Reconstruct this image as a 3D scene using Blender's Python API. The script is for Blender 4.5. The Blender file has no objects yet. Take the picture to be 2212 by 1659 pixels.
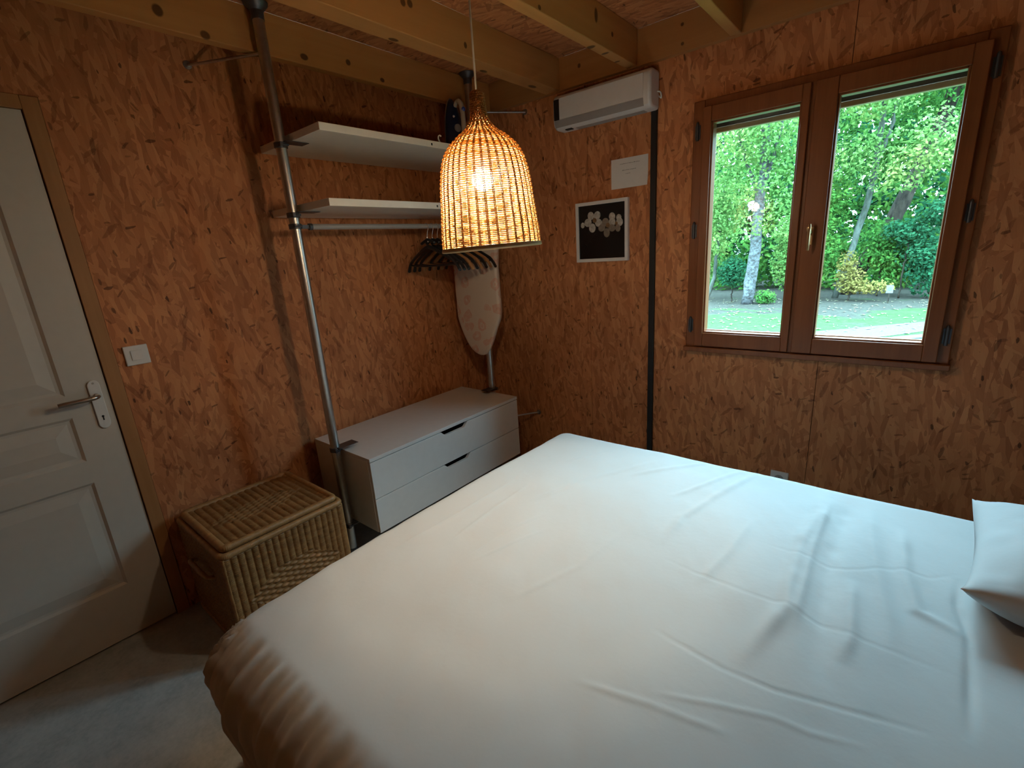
import bpy, math, random
import numpy as np
from mathutils import Vector, Matrix, Euler

S = bpy.context.scene
COL = S.collection
PI = math.pi
rng = np.random.default_rng(7)
random.seed(7)

# ------------------------------------------------------------------ camera
CAM = Vector((2.3865, -2.4967, 1.4840))
cam_d = bpy.data.cameras.new('camera')
cam = bpy.data.objects.new('camera', cam_d)
COL.objects.link(cam)
cam.location = CAM
cam.rotation_euler = Euler((1.2963135, 0.0652166, 0.6877003), 'XYZ')
cam_d.sensor_width = 36.0
cam_d.lens = 36.0 * 1018.54 / 2212.0
cam_d.clip_start = 0.02
cam_d.clip_end = 200
S.camera = cam

# ------------------------------------------------------------------ exposure / render look
S.view_settings.view_transform = 'Standard'
S.view_settings.look = 'None'
S.view_settings.exposure = 0.22
S.view_settings.gamma = 1.0
S.view_settings.use_curve_mapping = False
cy = S.cycles
cy.use_denoising = True
cy.max_bounces = 7
cy.diffuse_bounces = 3
cy.use_adaptive_sampling = True
cy.adaptive_threshold = 0.05
cy.adaptive_min_samples = 16
cy.glossy_bounces = 4
cy.transmission_bounces = 6
cy.transparent_max_bounces = 12
cy.caustics_reflective = False
cy.caustics_refractive = False
cy.sample_clamp_indirect = 6.0

# ------------------------------------------------------------------ world: bright overcast sky, brighter towards the zenith
W = bpy.data.worlds.new('overcast_sky')
S.world = W
W.use_nodes = True
wn = W.node_tree
wn.nodes.clear()
tc = wn.nodes.new('ShaderNodeTexCoord')
sep = wn.nodes.new('ShaderNodeSeparateXYZ')
wn.links.new(tc.outputs['Generated'], sep.inputs[0])
rmp = wn.nodes.new('ShaderNodeValToRGB')
rmp.color_ramp.elements[0].position = 0.0
rmp.color_ramp.elements[0].color = (0.072, 0.105, 0.122, 1)
rmp.color_ramp.elements[1].position = 0.9
rmp.color_ramp.elements[1].color = (0.38, 0.67, 0.87, 1)
e_ = rmp.color_ramp.elements.new(0.26)
e_.color = (0.13, 0.20, 0.245, 1)
e_ = rmp.color_ramp.elements.new(0.48)
e_.color = (0.33, 0.56, 0.72, 1)
wn.links.new(sep.outputs['Z'], rmp.inputs[0])
bg = wn.nodes.new('ShaderNodeBackground')
bg.inputs['Strength'].default_value = 50.0
wn.links.new(rmp.outputs[0], bg.inputs['Color'])
wo = wn.nodes.new('ShaderNodeOutputWorld')
wn.links.new(bg.outputs[0], wo.inputs['Surface'])

BULB = Vector((1.4429, -1.4549, 1.679))
BULB_STRENGTH = 690.0
BULB_COLOR = (1.0, 0.82, 0.56)


# ================================================================== helpers
WL = {}          # world location of every object built (no rotations on parents)


def tag(o, label=None, cat=None, group=None, kind=None):
    if label: o['label'] = label
    if cat: o['category'] = cat
    if group: o['group'] = group
    if kind: o['kind'] = kind
    return o


def empty(name, loc, label=None, cat=None, group=None, kind=None):
    o = bpy.data.objects.new(name, None)
    COL.objects.link(o)
    o.location = loc
    o.empty_display_size = 0.05
    WL[o] = Vector(loc)
    return tag(o, label, cat, group, kind)


class MB:
    """collects geometry in world coordinates; build() links it as ONE mesh object"""

    def __init__(s):
        s.v, s.f, s.n = [], [], 0

    def add(s, verts, faces):
        verts = np.asarray(verts, float).reshape(-1, 3)
        s.v.append(verts)
        n = s.n
        s.f.extend([tuple(int(i) + n for i in f) for f in faces])
        s.n += len(verts)
        return s

    def box(s, x0, x1, y0, y1, z0, z1):
        v = [(x0, y0, z0), (x1, y0, z0), (x1, y1, z0), (x0, y1, z0), (x0, y0, z1), (x1, y0, z1), (x1, y1, z1), (x0, y1, z1)]
        return s.add(v, [(0, 3, 2, 1), (4, 5, 6, 7), (0, 1, 5, 4), (1, 2, 6, 5), (2, 3, 7, 6), (3, 0, 4, 7)])

    def tube(s, path, r, n=8, closed=False, caps=True, flat=1.0):
        P = np.asarray(path, float)
        m = len(P)
        rr = np.full(m, r) if np.isscalar(r) else np.asarray(r, float)
        if closed:
            T = np.roll(P, -1, 0) - np.roll(P, 1, 0)
        else:
            T = np.gradient(P, axis=0)
        T /= np.linalg.norm(T, axis=1)[:, None] + 1e-12
        up = np.array([0, 0, 1.0]) if abs(T[0][2]) < 0.9 else np.array([1.0, 0, 0])
        u = np.cross(up, T[0]); u /= np.linalg.norm(u)
        U = []
        for i in range(m):
            u = u - T[i] * (u @ T[i]); u = u / (np.linalg.norm(u) + 1e-12)
            U.append(u)
        U = np.array(U); V = np.cross(T, U)
        a = np.arange(n) * 2 * PI / n
        vv = (P[:, None, :] + rr[:, None, None] * (np.cos(a)[None, :, None] * U[:, None, :] + flat * np.sin(a)[None, :, None] * V[:, None, :])).reshape(-1, 3)
        fs = []
        for i in range(m if closed else m - 1):
            j = (i + 1) % m
            for k in range(n):
                l = (k + 1) % n
                fs.append((i * n + k, i * n + l, j * n + l, j * n + k))
        if caps and not closed:
            fs.append(tuple(range(n - 1, -1, -1)))
            fs.append(tuple((m - 1) * n + k for k in range(n)))
        return s.add(vv, fs)

    def cyl(s, p0, p1, r, n=16):
        return s.tube([p0, p1], r, n)

    def lathe(s, c, prof, n=24, axis='z', cap=True):
        vs, fs = [], []
        for (r, h) in prof:
            for k in range(n):
                a = 2 * PI * k / n
                q = (r * math.cos(a), r * math.sin(a), h)
                if axis == 'y': q = (q[0], q[2], q[1])
                if axis == 'x': q = (q[2], q[0], q[1])
                vs.append((c[0] + q[0], c[1] + q[1], c[2] + q[2]))
        m = len(prof)
        for i in range(m - 1):
            for k in range(n):
                l = (k + 1) % n
                fs.append((i * n + k, i * n + l, (i + 1) * n + l, (i + 1) * n + k))
        if cap:
            fs.append(tuple(range(n - 1, -1, -1)))
            fs.append(tuple((m - 1) * n + k for k in range(n)))
        return s.add(vs, fs)

    def grid(s, A, flip=False):
        """A: (m, n, 3) array of points"""
        m, n = A.shape[:2]
        idx = np.arange(m * n).reshape(m, n)
        q = np.stack([idx[:-1, :-1], idx[1:, :-1], idx[1:, 1:], idx[:-1, 1:]], -1).reshape(-1, 4)
        if flip: q = q[:, ::-1]
        return s.add(A.reshape(-1, 3), q.tolist())

    def prism(s, pts, d):
        """closed polygon (3-D points) extruded by vector d"""
        P = np.asarray(pts, float); n = len(P)
        v = np.vstack([P, P + np.asarray(d, float)])
        f = [tuple(range(n - 1, -1, -1)), tuple(range(n, 2 * n))]
        f += [(i, (i + 1) % n, n + (i + 1) % n, n + i) for i in range(n)]
        return s.add(v, f)

    def build(s, name, mat, parent=None, smooth=False, bevel=0.0, loc=None, seg=2, fix=True):
        V = np.vstack(s.v)
        if parent is not None:
            o_w = WL[parent]
        elif loc is not None:
            o_w = Vector(loc)
        else:
            lo, hi = V.min(0), V.max(0)
            o_w = Vector(((lo[0] + hi[0]) / 2, (lo[1] + hi[1]) / 2, lo[2]))
        me = bpy.data.meshes.new(name)
        me.from_pydata((V - np.array(o_w)).tolist(), [], s.f)
        if fix:
            import bmesh
            b = bmesh.new(); b.from_mesh(me)
            bmesh.ops.recalc_face_normals(b, faces=b.faces)
            b.to_mesh(me); b.free()
        me.materials.append(mat)
        if smooth:
            me.polygons.foreach_set('use_smooth', [True] * len(me.polygons))
            if smooth == 'auto':
                me.set_sharp_from_angle(angle=math.radians(38))
        me.update()
        o = bpy.data.objects.new(name, me)
        COL.objects.link(o)
        if parent is not None:
            o.parent = parent
        else:
            o.location = o_w
        WL[o] = Vector(o_w)
        if bevel:
            m = o.modifiers.new('bevel', 'BEVEL')
            m.width = bevel; m.segments = seg; m.limit_method = 'ANGLE'; m.angle_limit = math.radians(40)
            me.polygons.foreach_set('use_smooth', [True] * len(me.polygons))
            me.set_sharp_from_angle(angle=math.radians(38))
        return o


def multi(name, pairs, parent):
    """one part whose surface carries several colours"""
    V = np.vstack([v for mb, _ in pairs for v in mb.v]); F, mi, n = [], [], 0
    for k, (mb, _) in enumerate(pairs):
        F += [tuple(i + n for i in f) for f in mb.f]; mi += [k] * len(mb.f); n += mb.n
    me = bpy.data.meshes.new(name)
    me.from_pydata((V - np.array(WL[parent])).tolist(), [], F)
    for _, m in pairs: me.materials.append(m)
    me.polygons.foreach_set('material_index', mi)
    me.update()
    o = bpy.data.objects.new(name, me); COL.objects.link(o); o.parent = parent; WL[o] = WL[parent].copy()
    return o


def arc(c, r, a0, a1, n, plane='xz'):
    out = []
    for i in range(n):
        a = a0 + (a1 - a0) * i / (n - 1)
        p, q = r * math.cos(a), r * math.sin(a)
        out.append({'xz': (c[0] + p, c[1], c[2] + q), 'xy': (c[0] + p, c[1] + q, c[2]), 'yz': (c[0], c[1] + p, c[2] + q)}[plane])
    return out


def spline(pts, n):
    P = np.asarray(pts, float)
    t = np.r_[0, np.cumsum(np.linalg.norm(np.diff(P, axis=0), axis=1))]
    t /= t[-1]
    m = len(P)
    tt = np.linspace(0, 1, n)
    T = np.gradient(P, t, axis=0) if m > 2 else np.repeat((P[1:] - P[:1]), 2, 0)
    out = []
    for x in tt:
        i = min(np.searchsorted(t, x, side='right') - 1, m - 2)
        h = t[i + 1] - t[i]; s = (x - t[i]) / h
        out.append((2 * s**3 - 3 * s**2 + 1) * P[i] + (s**3 - 2 * s**2 + s) * h * T[i] + (-2 * s**3 + 3 * s**2) * P[i + 1] + (s**3 - s**2) * h * T[i + 1])
    return np.array(out)


# ------------------------------------------------------------------ node helpers
class NT:
    def __init__(s, name):
        s.m = bpy.data.materials.new(name); s.m.use_nodes = True
        s.t = s.m.node_tree
        s.t.nodes.clear()
        s.out = s.n('ShaderNodeOutputMaterial')
        s.p = s.n('ShaderNodeBsdfPrincipled')
        s.l(s.p.outputs[0], s.out.inputs[0])

    def n(s, t, **k):
        x = s.t.nodes.new(t)
        for a, b in k.items(): setattr(x, a, b)
        return x

    def l(s, a, b): s.t.links.new(a, b)

    def put(s, sock, v):
        if hasattr(v, 'links') or hasattr(v, 'is_linked'): s.l(v, sock)
        else: sock.default_value = v

    def math(s, op, a, b=0.0, c=0.0, clamp=False):
        x = s.n('ShaderNodeMath', operation=op, use_clamp=clamp)
        s.put(x.inputs[0], a); s.put(x.inputs[1], b)
        if op in ('MULTIPLY_ADD', 'SMOOTH_MIN', 'WRAP', 'COMPARE'): s.put(x.inputs[2], c)
        return x.outputs[0]

    def vmath(s, op, a, b=(0, 0, 0)):
        x = s.n('ShaderNodeVectorMath', operation=op)
        s.put(x.inputs[0], a); s.put(x.inputs[1], b)
        return x.outputs[1] if op in ('LENGTH', 'DISTANCE', 'DOT_PRODUCT') else x.outputs[0]

    def mix(s, f, a, b, mode='MIX'):
        x = s.n('ShaderNodeMix', data_type='RGBA', blend_type=mode)
        s.put(x.inputs[0], f); s.put(x.inputs[6], a); s.put(x.inputs[7], b)
        return x.outputs[2]

    def ramp(s, f, stops, interp='LINEAR'):
        x = s.n('ShaderNodeValToRGB')
        cr = x.color_ramp; cr.interpolation = interp
        cr.elements[0].position = stops[0][0]; cr.elements[0].color = (*stops[0][1], 1)
        cr.elements[1].position = stops[-1][0]; cr.elements[1].color = (*stops[-1][1], 1)
        for p, c in stops[1:-1]:
            e = cr.elements.new(p); e.color = (*c, 1)
        s.put(x.inputs[0], f)
        return x.outputs[0]

    def pos(s):
        return s.n('ShaderNodeNewGeometry').outputs['Position']

    def noise(s, vec, scale, detail=3.0, rough=0.5, out=0):
        x = s.n('ShaderNodeTexNoise')
        s.put(x.inputs['Vector'], vec)
        x.inputs['Scale'].default_value = scale; x.inputs['Detail'].default_value = detail; x.inputs['Roughness'].default_value = rough
        return x.outputs[out]

    def mapping(s, vec, loc=(0, 0, 0), rot=(0, 0, 0), scale=(1, 1, 1)):
        x = s.n('ShaderNodeMapping')
        s.put(x.inputs[0], vec)
        x.inputs['Location'].default_value = loc; x.inputs['Rotation'].default_value = rot; x.inputs['Scale'].default_value = scale
        return x.outputs[0]

    def bump(s, h, strength, dist):
        x = s.n('ShaderNodeBump')
        x.inputs['Strength'].default_value = strength; x.inputs['Distance'].default_value = dist
        s.put(x.inputs['Height'], h)
        s.l(x.outputs[0], s.p.inputs['Normal'])

    def set(s, color=None, rough=None, metal=None, spec=None, sheen=None):
        if color is not None:
            s.put(s.p.inputs['Base Color'], color if not isinstance(color, tuple) else (*color[:3], 1))
        if rough is not None: s.put(s.p.inputs['Roughness'], rough)
        if metal is not None: s.p.inputs['Metallic'].default_value = metal
        if spec is not None: s.p.inputs['Specular IOR Level'].default_value = spec
        if sheen is not None: s.p.inputs['Sheen Weight'].default_value = sheen
        return s


def plain(name, color, rough=0.5, metal=0.0, var=0.05, nscale=30.0, spec=0.5, bump=0.0, sheen=None):
    """painted / plastic / metal surface with a faint procedural unevenness"""
    t = NT(name)
    f = t.noise(t.pos(), nscale, 4.0)
    a = tuple(min(1, c * (1 - var)) for c in color); b = tuple(min(1, c * (1 + var)) for c in color)
    t.set(t.ramp(f, [(0.3, a), (0.7, b)]), rough, metal, spec, sheen)
    if bump: t.bump(f, bump, 0.002)
    return t.m


def osb(name, axes, rot=0.0, seed=0.0):
    """oriented strand board: stacked layers of long random flakes"""
    t = NT(name)
    P = t.pos()
    sp = t.n('ShaderNodeSeparateXYZ'); t.l(P, sp.inputs[0])
    cb = t.n('ShaderNodeCombineXYZ')
    t.l(sp.outputs[axes[0]], cb.inputs[0]); t.l(sp.outputs[axes[1]], cb.inputs[1])
    uv = t.mapping(cb.outputs[0], (seed, seed * 1.7, 0), (0, 0, rot))
    wob = t.n('ShaderNodeVectorMath', operation='SCALE')
    t.l(t.vmath('SUBTRACT', t.noise(uv, 9.0, 2.0, 0.5, 1), (0.5, 0.5, 0.5)), wob.inputs[0]); wob.inputs['Scale'].default_value = 0.012
    uv = t.vmath('ADD', uv, wob.outputs[0])
    col = None
    height = None
    stops = [(0.0, (0.30, 0.098, 0.040)), (0.25, (0.47, 0.178, 0.074)), (0.55, (0.60, 0.242, 0.100)), (0.8, (0.68, 0.300, 0.130)), (1.0, (0.76, 0.38, 0.175))]
    for i, (ang, sx, sy, thr) in enumerate([(92, 9, 40, 0), (70, 10, 46, .45), (112, 11, 50, .5), (35, 12, 52, .66), (150, 12, 50, .64), (85, 13, 60, .55), (100, 15, 66, .6)]):
        q = t.mapping(uv, (3.1 * i, 1.3 * i, 0), (0, 0, 0), (1, 1, 1))
        q = t.mapping(q, (0, 0, 0), (0, 0, math.radians(-ang)), (1, 1, 1))
        q = t.vmath('MULTIPLY', q, (sx, sy, 1))
        vo = t.n('ShaderNodeTexVoronoi', voronoi_dimensions='2D', feature='F1')
        t.l(q, vo.inputs['Vector']); vo.inputs['Scale'].default_value = 1.0
        sc = t.n('ShaderNodeSeparateColor'); t.l(vo.outputs['Color'], sc.inputs[0])
        grain = t.noise(t.vmath('MULTIPLY', q, (0.5, 3.0, 1)), 2.0, 4.0, 0.65)
        tone = t.math('ADD', t.math('MULTIPLY', sc.outputs[0], 0.62), t.math('MULTIPLY', grain, 0.38))
        c = t.ramp(tone, stops)
        if col is None: col, height = c, sc.outputs[2]
        else:
            k = t.math('GREATER_THAN', sc.outputs[1], thr)
            col = t.mix(k, col, c)
            hm = t.n('ShaderNodeMix', data_type='FLOAT'); t.l(k, hm.inputs[0]); t.l(height, hm.inputs[2]); t.l(sc.outputs[2], hm.inputs[3])
            height = hm.outputs[0]
    # dark slivers and reddish bark flakes of uneven size and outline
    jag = t.math('MULTIPLY', t.noise(uv, 70.0, 3.0, 0.65), 0.55)
    for i, (ang, sx, sy, thr, op, cc) in enumerate([(75, 9, 44, .950, .5, (.20, .062, .024)), (118, 10, 52, .958, .45, (.18, .055, .02)), (40, 11, 46, .975, .5, (.20, .06, .022)),
                                                (82, 17, 70, .980, .55, (.060, .018, .007)), (128, 24, 84, .984, .5, (.075, .022, .008)), (48, 20, 90, .985, .55, (.065, .02, .008)),
                                                (98, 34, 96, .984, .8, (.040, .012, .005)), (12, 30, 84, .988, .7, (.06, .018, .007))]):
        q = t.mapping(uv, (7.7 * i + 2, 4.1 * i, 0))
        q = t.mapping(q, (0, 0, 0), (0, 0, math.radians(-ang)))
        q = t.vmath('MULTIPLY', q, (sx, sy, 1))
        vo = t.n('ShaderNodeTexVoronoi', voronoi_dimensions='2D', feature='F1')
        t.l(q, vo.inputs['Vector']); vo.inputs['Scale'].default_value = 1.0
        sc = t.n('ShaderNodeSeparateColor'); t.l(vo.outputs['Color'], sc.inputs[0])
        lim = t.math('ADD', jag, t.math('MULTIPLY', sc.outputs[1], 0.28))
        k = t.math('MULTIPLY', t.math('GREATER_THAN', sc.outputs[0], thr), t.math('LESS_THAN', vo.outputs['Distance'], lim))
        k = t.math('MULTIPLY', k, t.math('MULTIPLY_ADD', sc.outputs[2], 0.6 * op, 0.4 * op))
        col = t.mix(k, col, (*cc, 1))
    big = t.noise(uv, 1.6, 3.0, 0.55)
    col = t.mix(1.0, col, t.ramp(big, [(0.3, (0.80, 0.76, 0.72)), (0.7, (1.08, 1.06, 1.04))]), 'MULTIPLY')
    t.set(col, 0.62, spec=0.25)
    t.bump(height, 0.25, 0.002)
    return t.m


def wood(name, c0, c1, axis='y', rough=0.5, knots=(), gscale=1.0, spec=0.3):
    """lengthwise grain; knots are (x,y,z, rx,ry,rz) ellipsoids in the room's metres"""
    t = NT(name)
    P = t.pos()
    st = {'x': (1.2, 22, 22), 'y': (22, 1.2, 22), 'z': (22, 22, 1.2)}[axis]
    q = t.vmath('MULTIPLY', P, tuple(a * gscale for a in st))
    f = t.noise(q, 1.0, 5.0, 0.6)
    f2 = t.noise(t.vmath('MULTIPLY', q, (3, 3, 3)), 1.0, 3.0, 0.6)
    col = t.ramp(t.math('ADD', t.math('MULTIPLY', f, 0.7), t.math('MULTIPLY', f2, 0.3)), [(0.3, c0), (0.7, c1)])
    for (x, y, z, rx, ry, rz) in knots:
        d = t.vmath('LENGTH', t.vmath('MULTIPLY', t.vmath('SUBTRACT', P, (x, y, z)), (1 / rx, 1 / ry, 1 / rz)))
        mr = t.n('ShaderNodeMapRange', interpolation_type='SMOOTHSTEP')
        t.put(mr.inputs[0], d); mr.inputs[1].default_value = 0.8; mr.inputs[2].default_value = 1.25; mr.inputs[3].default_value = 0.85; mr.inputs[4].default_value = 0.0
        col = t.mix(mr.outputs[0], col, (0.075, 0.026, 0.010, 1))
    t.set(col, rough, spec=spec)
    t.bump(f2, 0.08, 0.002)
    return t.m


M = {}
M['osb_left'] = osb('osb_board_left', (1, 2), 0, 1.3)
M['osb_back'] = osb('osb_board_back', (0, 2), 0, 8.1)
M['osb_ceiling'] = osb('osb_board_ceiling', (0, 1), PI / 2, 4.4)
KN = [(0.704, -1.098, 2.312, .012, .022, .01), (0.703, -0.576, 2.312, .012, .022, .01), (0.72, -0.214, 2.312, .014, .03, .012),
      (0.775, -1.092, 2.416, .01, .012, .014), (0.775, -1.058, 2.421, .01, .013, .014), (0.775, -0.765, 2.353, .01, .009, .012),
      (0.264, -1.757, 2.364, .01, .016, .018), (0.264, -1.617, 2.325, .01, .016, .014), (0.264, -1.231, 2.342, .01, .017, .012),
      (0.264, -1.014, 2.369, .01, .012, .012), (0.264, -0.831, 2.333, .01, .012, .009),
      (1.19, -0.418, 2.312, .022, .015, .01), (1.20, -0.305, 2.312, .018, .010, .008), (1.19, -0.17, 2.312, .014, .008, .008),
      (1.228, -0.434, 2.414, .01, .013, .026), (1.228, -0.844, 2.325, .01, .009, .008), (1.228, -0.292, 2.381, .01, .009, .010),
      (1.445, -0.03, 2.422, .008, .01, .008), (1.448, -0.03, 2.345, .008, .01, .008), (0.9, -0.03, 2.40, .01, .01, .012)]
M['pine'] = wood('pine_joist', (0.50, 0.225, 0.070), (0.60, 0.29, 0.098), 'y', 0.55, KN, 0.6)
M['pine_rim'] = wood('pine_rim_board', (0.42, 0.18, 0.060), (0.50, 0.235, 0.08), 'x', 0.55, KN[-3:], 0.6)
M['casing'] = wood('pine_door_casing', (0.36, 0.165, 0.062), (0.45, 0.225, 0.09), 'z', 0.45)
M['mahogany'] = wood('varnished_window_wood', (0.21, 0.062, 0.021), (0.30, 0.098, 0.034), 'z', 0.36, (), 1.5, 0.35)
M['door'] = plain('painted_door', (0.58, 0.53, 0.46), 0.45, var=0.02)
M['white'] = plain('white_lacquer', (0.72, 0.70, 0.68), 0.32, var=0.02)
M['shelf'] = plain('white_shelf_lacquer', (0.78, 0.74, 0.66), 0.35, var=0.02)
M['plastic_white'] = plain('white_plastic', (0.74, 0.72, 0.69), 0.35, var=0.02)
M['plastic_grey'] = plain('silver_grey_plastic', (0.34, 0.32, 0.31), 0.35, var=0.03)
M['plastic_black'] = plain('black_plastic', (0.012, 0.011, 0.012), 0.38, var=0.2)
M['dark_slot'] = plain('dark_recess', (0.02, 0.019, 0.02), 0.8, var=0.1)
M['black_strip'] = plain('black_cable_cover', (0.010, 0.009, 0.010), 0.5, var=0.2)
M['alu'] = plain('brushed_aluminium', (0.56, 0.55, 0.53), 0.36, 1.0, var=0.06, nscale=60)
M['dark_metal'] = plain('dark_grey_clamp', (0.10, 0.10, 0.11), 0.42, 0.7, var=0.1)
M['nickel'] = plain('nickel_handle', (0.52, 0.48, 0.43), 0.28, 1.0, var=0.05)
M['brass'] = plain('brass_handle', (0.75, 0.60, 0.36), 0.28, 1.0, var=0.04)
M['steel'] = plain('steel_hook', (0.66, 0.65, 0.63), 0.25, 1.0, var=0.04)
M['paper'] = plain('printed_paper', (0.72, 0.69, 0.66), 0.8, var=0.02)
M['ink'] = plain('printer_ink', (0.10, 0.09, 0.09), 0.8, var=0.1)
M['frame_white'] = plain('white_frame_lacquer', (0.76, 0.73, 0.70), 0.4, var=0.02)
M['hanger_wood'] = wood('hanger_wood', (0.36, 0.16, 0.06), (0.46, 0.23, 0.09), 'x', 0.4)
M['navy'] = plain('navy_iron_plastic', (0.012, 0.020, 0.060), 0.28, var=0.1)
M['cream'] = plain('cream_iron_plastic', (0.46, 0.38, 0.28), 0.35, var=0.03)
M['blue'] = plain('blue_button_plastic', (0.02, 0.06, 0.35), 0.3, var=0.05)
M['cord_white'] = plain('white_lamp_cord', (0.72, 0.62, 0.48), 0.6, var=0.03)
M['cane_edge'] = plain('wound_cane', (0.37, 0.184, 0.064), 0.45, var=0.22, nscale=45)
M['timber_dark'] = plain('bed_base_timber', (0.10, 0.06, 0.035), 0.6, var=0.15)
M['mattress'] = plain('mattress_ticking', (0.62, 0.58, 0.52), 0.85, var=0.03)
M['rubber'] = plain('black_rubber', (0.02, 0.02, 0.02), 0.7, var=0.1)
M['shutter'] = plain('shutter_aluminium', (0.40, 0.46, 0.42), 0.5, var=0.04)
M['shutter_bar'] = plain('beige_shutter_bar', (0.46, 0.43, 0.34), 0.5, var=0.04)
M['reveal'] = plain('outside_reveal', (0.07, 0.055, 0.04), 0.7, var=0.06)
M['seal'] = plain('glazing_bead', (0.62, 0.50, 0.36), 0.4, var=0.04)


def m_linen(name, base):
    t = NT(name)
    P = t.pos()
    f = t.noise(P, 9.0, 4.0, 0.6)
    t.set(t.ramp(f, [(0.3, tuple(c * 0.975 for c in base)), (0.7, base)]), 0.85, spec=0.15, sheen=0.15)
    w = t.n('ShaderNodeTexNoise'); t.l(P, w.inputs['Vector']); w.inputs['Scale'].default_value = 55.0; w.inputs['Detail'].default_value = 4.0
    t.bump(w.outputs[0], 0.10, 0.004)
    return t.m


M['duvet'] = m_linen('cotton_duvet_cover', (0.555, 0.545, 0.53))
M['pillowcase'] = m_linen('cotton_pillowcase', (0.555, 0.55, 0.54))


def m_floor():
    t = NT('grey_vinyl_floor')
    P = t.pos()
    a = t.noise(P, 7.0, 5.0, 0.65); b = t.noise(P, 60.0, 4.0, 0.6)
    f = t.math('ADD', t.math('MULTIPLY', a, 0.65), t.math('MULTIPLY', b, 0.35))
    t.set(t.ramp(f, [(0.35, (0.34, 0.345, 0.33)), (0.5, (0.44, 0.44, 0.42)), (0.68, (0.54, 0.535, 0.505))]), 0.6, spec=0.3)
    t.bump(b, 0.15, 0.002)
    return t.m


M['floor'] = m_floor()


def m_wicker(name, a, b):
    t = NT(name)
    P = t.pos()
    f = t.noise(t.vmath('MULTIPLY', P, (14, 14, 70)), 1.0, 4.0, 0.6)
    g = t.noise(P, 130.0, 3.0, 0.6)
    t.set(t.ramp(t.math('ADD', t.math('MULTIPLY', f, 0.7), t.math('MULTIPLY', g, 0.3)), [(0.3, a), (0.5, tuple((x + y) / 2 for x, y in zip(a, b))), (0.7, b)]), 0.5, spec=0.35)
    return t.m


M['wicker'] = m_wicker('woven_cane', (0.175, 0.074, 0.022), (0.37, 0.182, 0.062))


def m_shade():
    """thin cane: lets part of the bulb's light through"""
    t = NT('cane_shade_weave')
    P = t.pos()
    f = t.noise(P, 90.0, 3.0, 0.6)
    col = t.ramp(f, [(0.3, (0.68, 0.41, 0.16)), (0.7, (0.84, 0.58, 0.27))])
    d = t.n('ShaderNodeBsdfDiffuse'); t.l(col, d.inputs[0])
    tr = t.n('ShaderNodeBsdfTranslucent'); t.l(col, tr.inputs[0])
    mx = t.n('ShaderNodeMixShader'); mx.inputs[0].default_value = 0.42
    t.l(d.outputs[0], mx.inputs[1]); t.l(tr.outputs[0], mx.inputs[2])
    t.l(mx.outputs[0], t.out.inputs[0])
    return t.m


M['shade'] = m_shade()
M['stake'] = plain('cane_stake', (0.58, 0.29, 0.09), 0.5, var=0.12)
M['rim_cane'] = plain('cane_rim', (0.66, 0.45, 0.22), 0.5, var=0.1)


def m_emit(name, col, st):
    t = NT(name)
    e = t.n('ShaderNodeEmission'); e.inputs[0].default_value = (*col, 1); e.inputs[1].default_value = st
    t.l(e.outputs[0], t.out.inputs[0])
    return t.m


M['bulb'] = m_emit('lit_bulb', BULB_COLOR, BULB_STRENGTH)


def m_glass():
    t = NT('window_glass')
    tr = t.n('ShaderNodeBsdfTransparent'); tr.inputs[0].default_value = (0.95, 0.98, 0.96, 1)
    gl = t.n('ShaderNodeBsdfGlossy'); gl.inputs['Roughness'].default_value = 0.0
    fr = t.n('ShaderNodeFresnel'); fr.inputs['IOR'].default_value = 1.52
    mx = t.n('ShaderNodeMixShader'); t.l(fr.outputs[0], mx.inputs[0]); t.l(tr.outputs[0], mx.inputs[1]); t.l(gl.outputs[0], mx.inputs[2])
    t.l(mx.outputs[0], t.out.inputs[0])
    return t.m


M['glass'] = m_glass()


def m_ironing():
    """pale cloth scattered with faint pink leaf prints"""
    t = NT('ironing_cover_print')
    P = t.pos()
    vo = t.n('ShaderNodeTexVoronoi', feature='F1'); t.l(t.vmath('ADD', P, t.vmath('MULTIPLY', t.noise(P, 14.0, 2.0, .5, 1), (0.05, 0.05, 0.05))), vo.inputs['Vector']); vo.inputs['Scale'].default_value = 11.0
    d = vo.outputs['Distance']
    ring = t.math('MULTIPLY', t.math('GREATER_THAN', d, 0.20), t.math('LESS_THAN', d, 0.40))
    inner = t.math('LESS_THAN', d, 0.12)
    f = t.math('MULTIPLY', t.math('ADD', ring, inner), 0.95, clamp=True)
    n = t.noise(P, 60.0, 3.0)
    f = t.math('MULTIPLY', f, t.math('MULTIPLY', n, 1.3, clamp=True))
    t.set(t.mix(f, (0.64, 0.53, 0.43, 1), (0.62, 0.33, 0.24, 1)), 0.85, spec=0.1)
    return t.m


M['ironing'] = m_ironing()


def m_leaf(name, stops, seed):
    t = NT(name)
    P = t.pos()
    q = t.vmath('ADD', P, (seed, seed * 2, seed * 3))
    f = t.math('ADD', t.math('MULTIPLY', t.noise(q, 1.1, 3.0), 0.55), t.math('MULTIPLY', t.noise(q, 14.0, 2.0), 0.45))
    col = t.ramp(f, stops)
    d = t.n('ShaderNodeBsdfDiffuse'); t.l(col, d.inputs[0])
    tr = t.n('ShaderNodeBsdfTranslucent'); t.l(col, tr.inputs[0])
    mx = t.n('ShaderNodeMixShader'); mx.inputs[0].default_value = 0.35
    t.l(d.outputs[0], mx.inputs[1]); t.l(tr.outputs[0], mx.inputs[2])
    t.l(mx.outputs[0], t.out.inputs[0])
    return t.m


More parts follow.
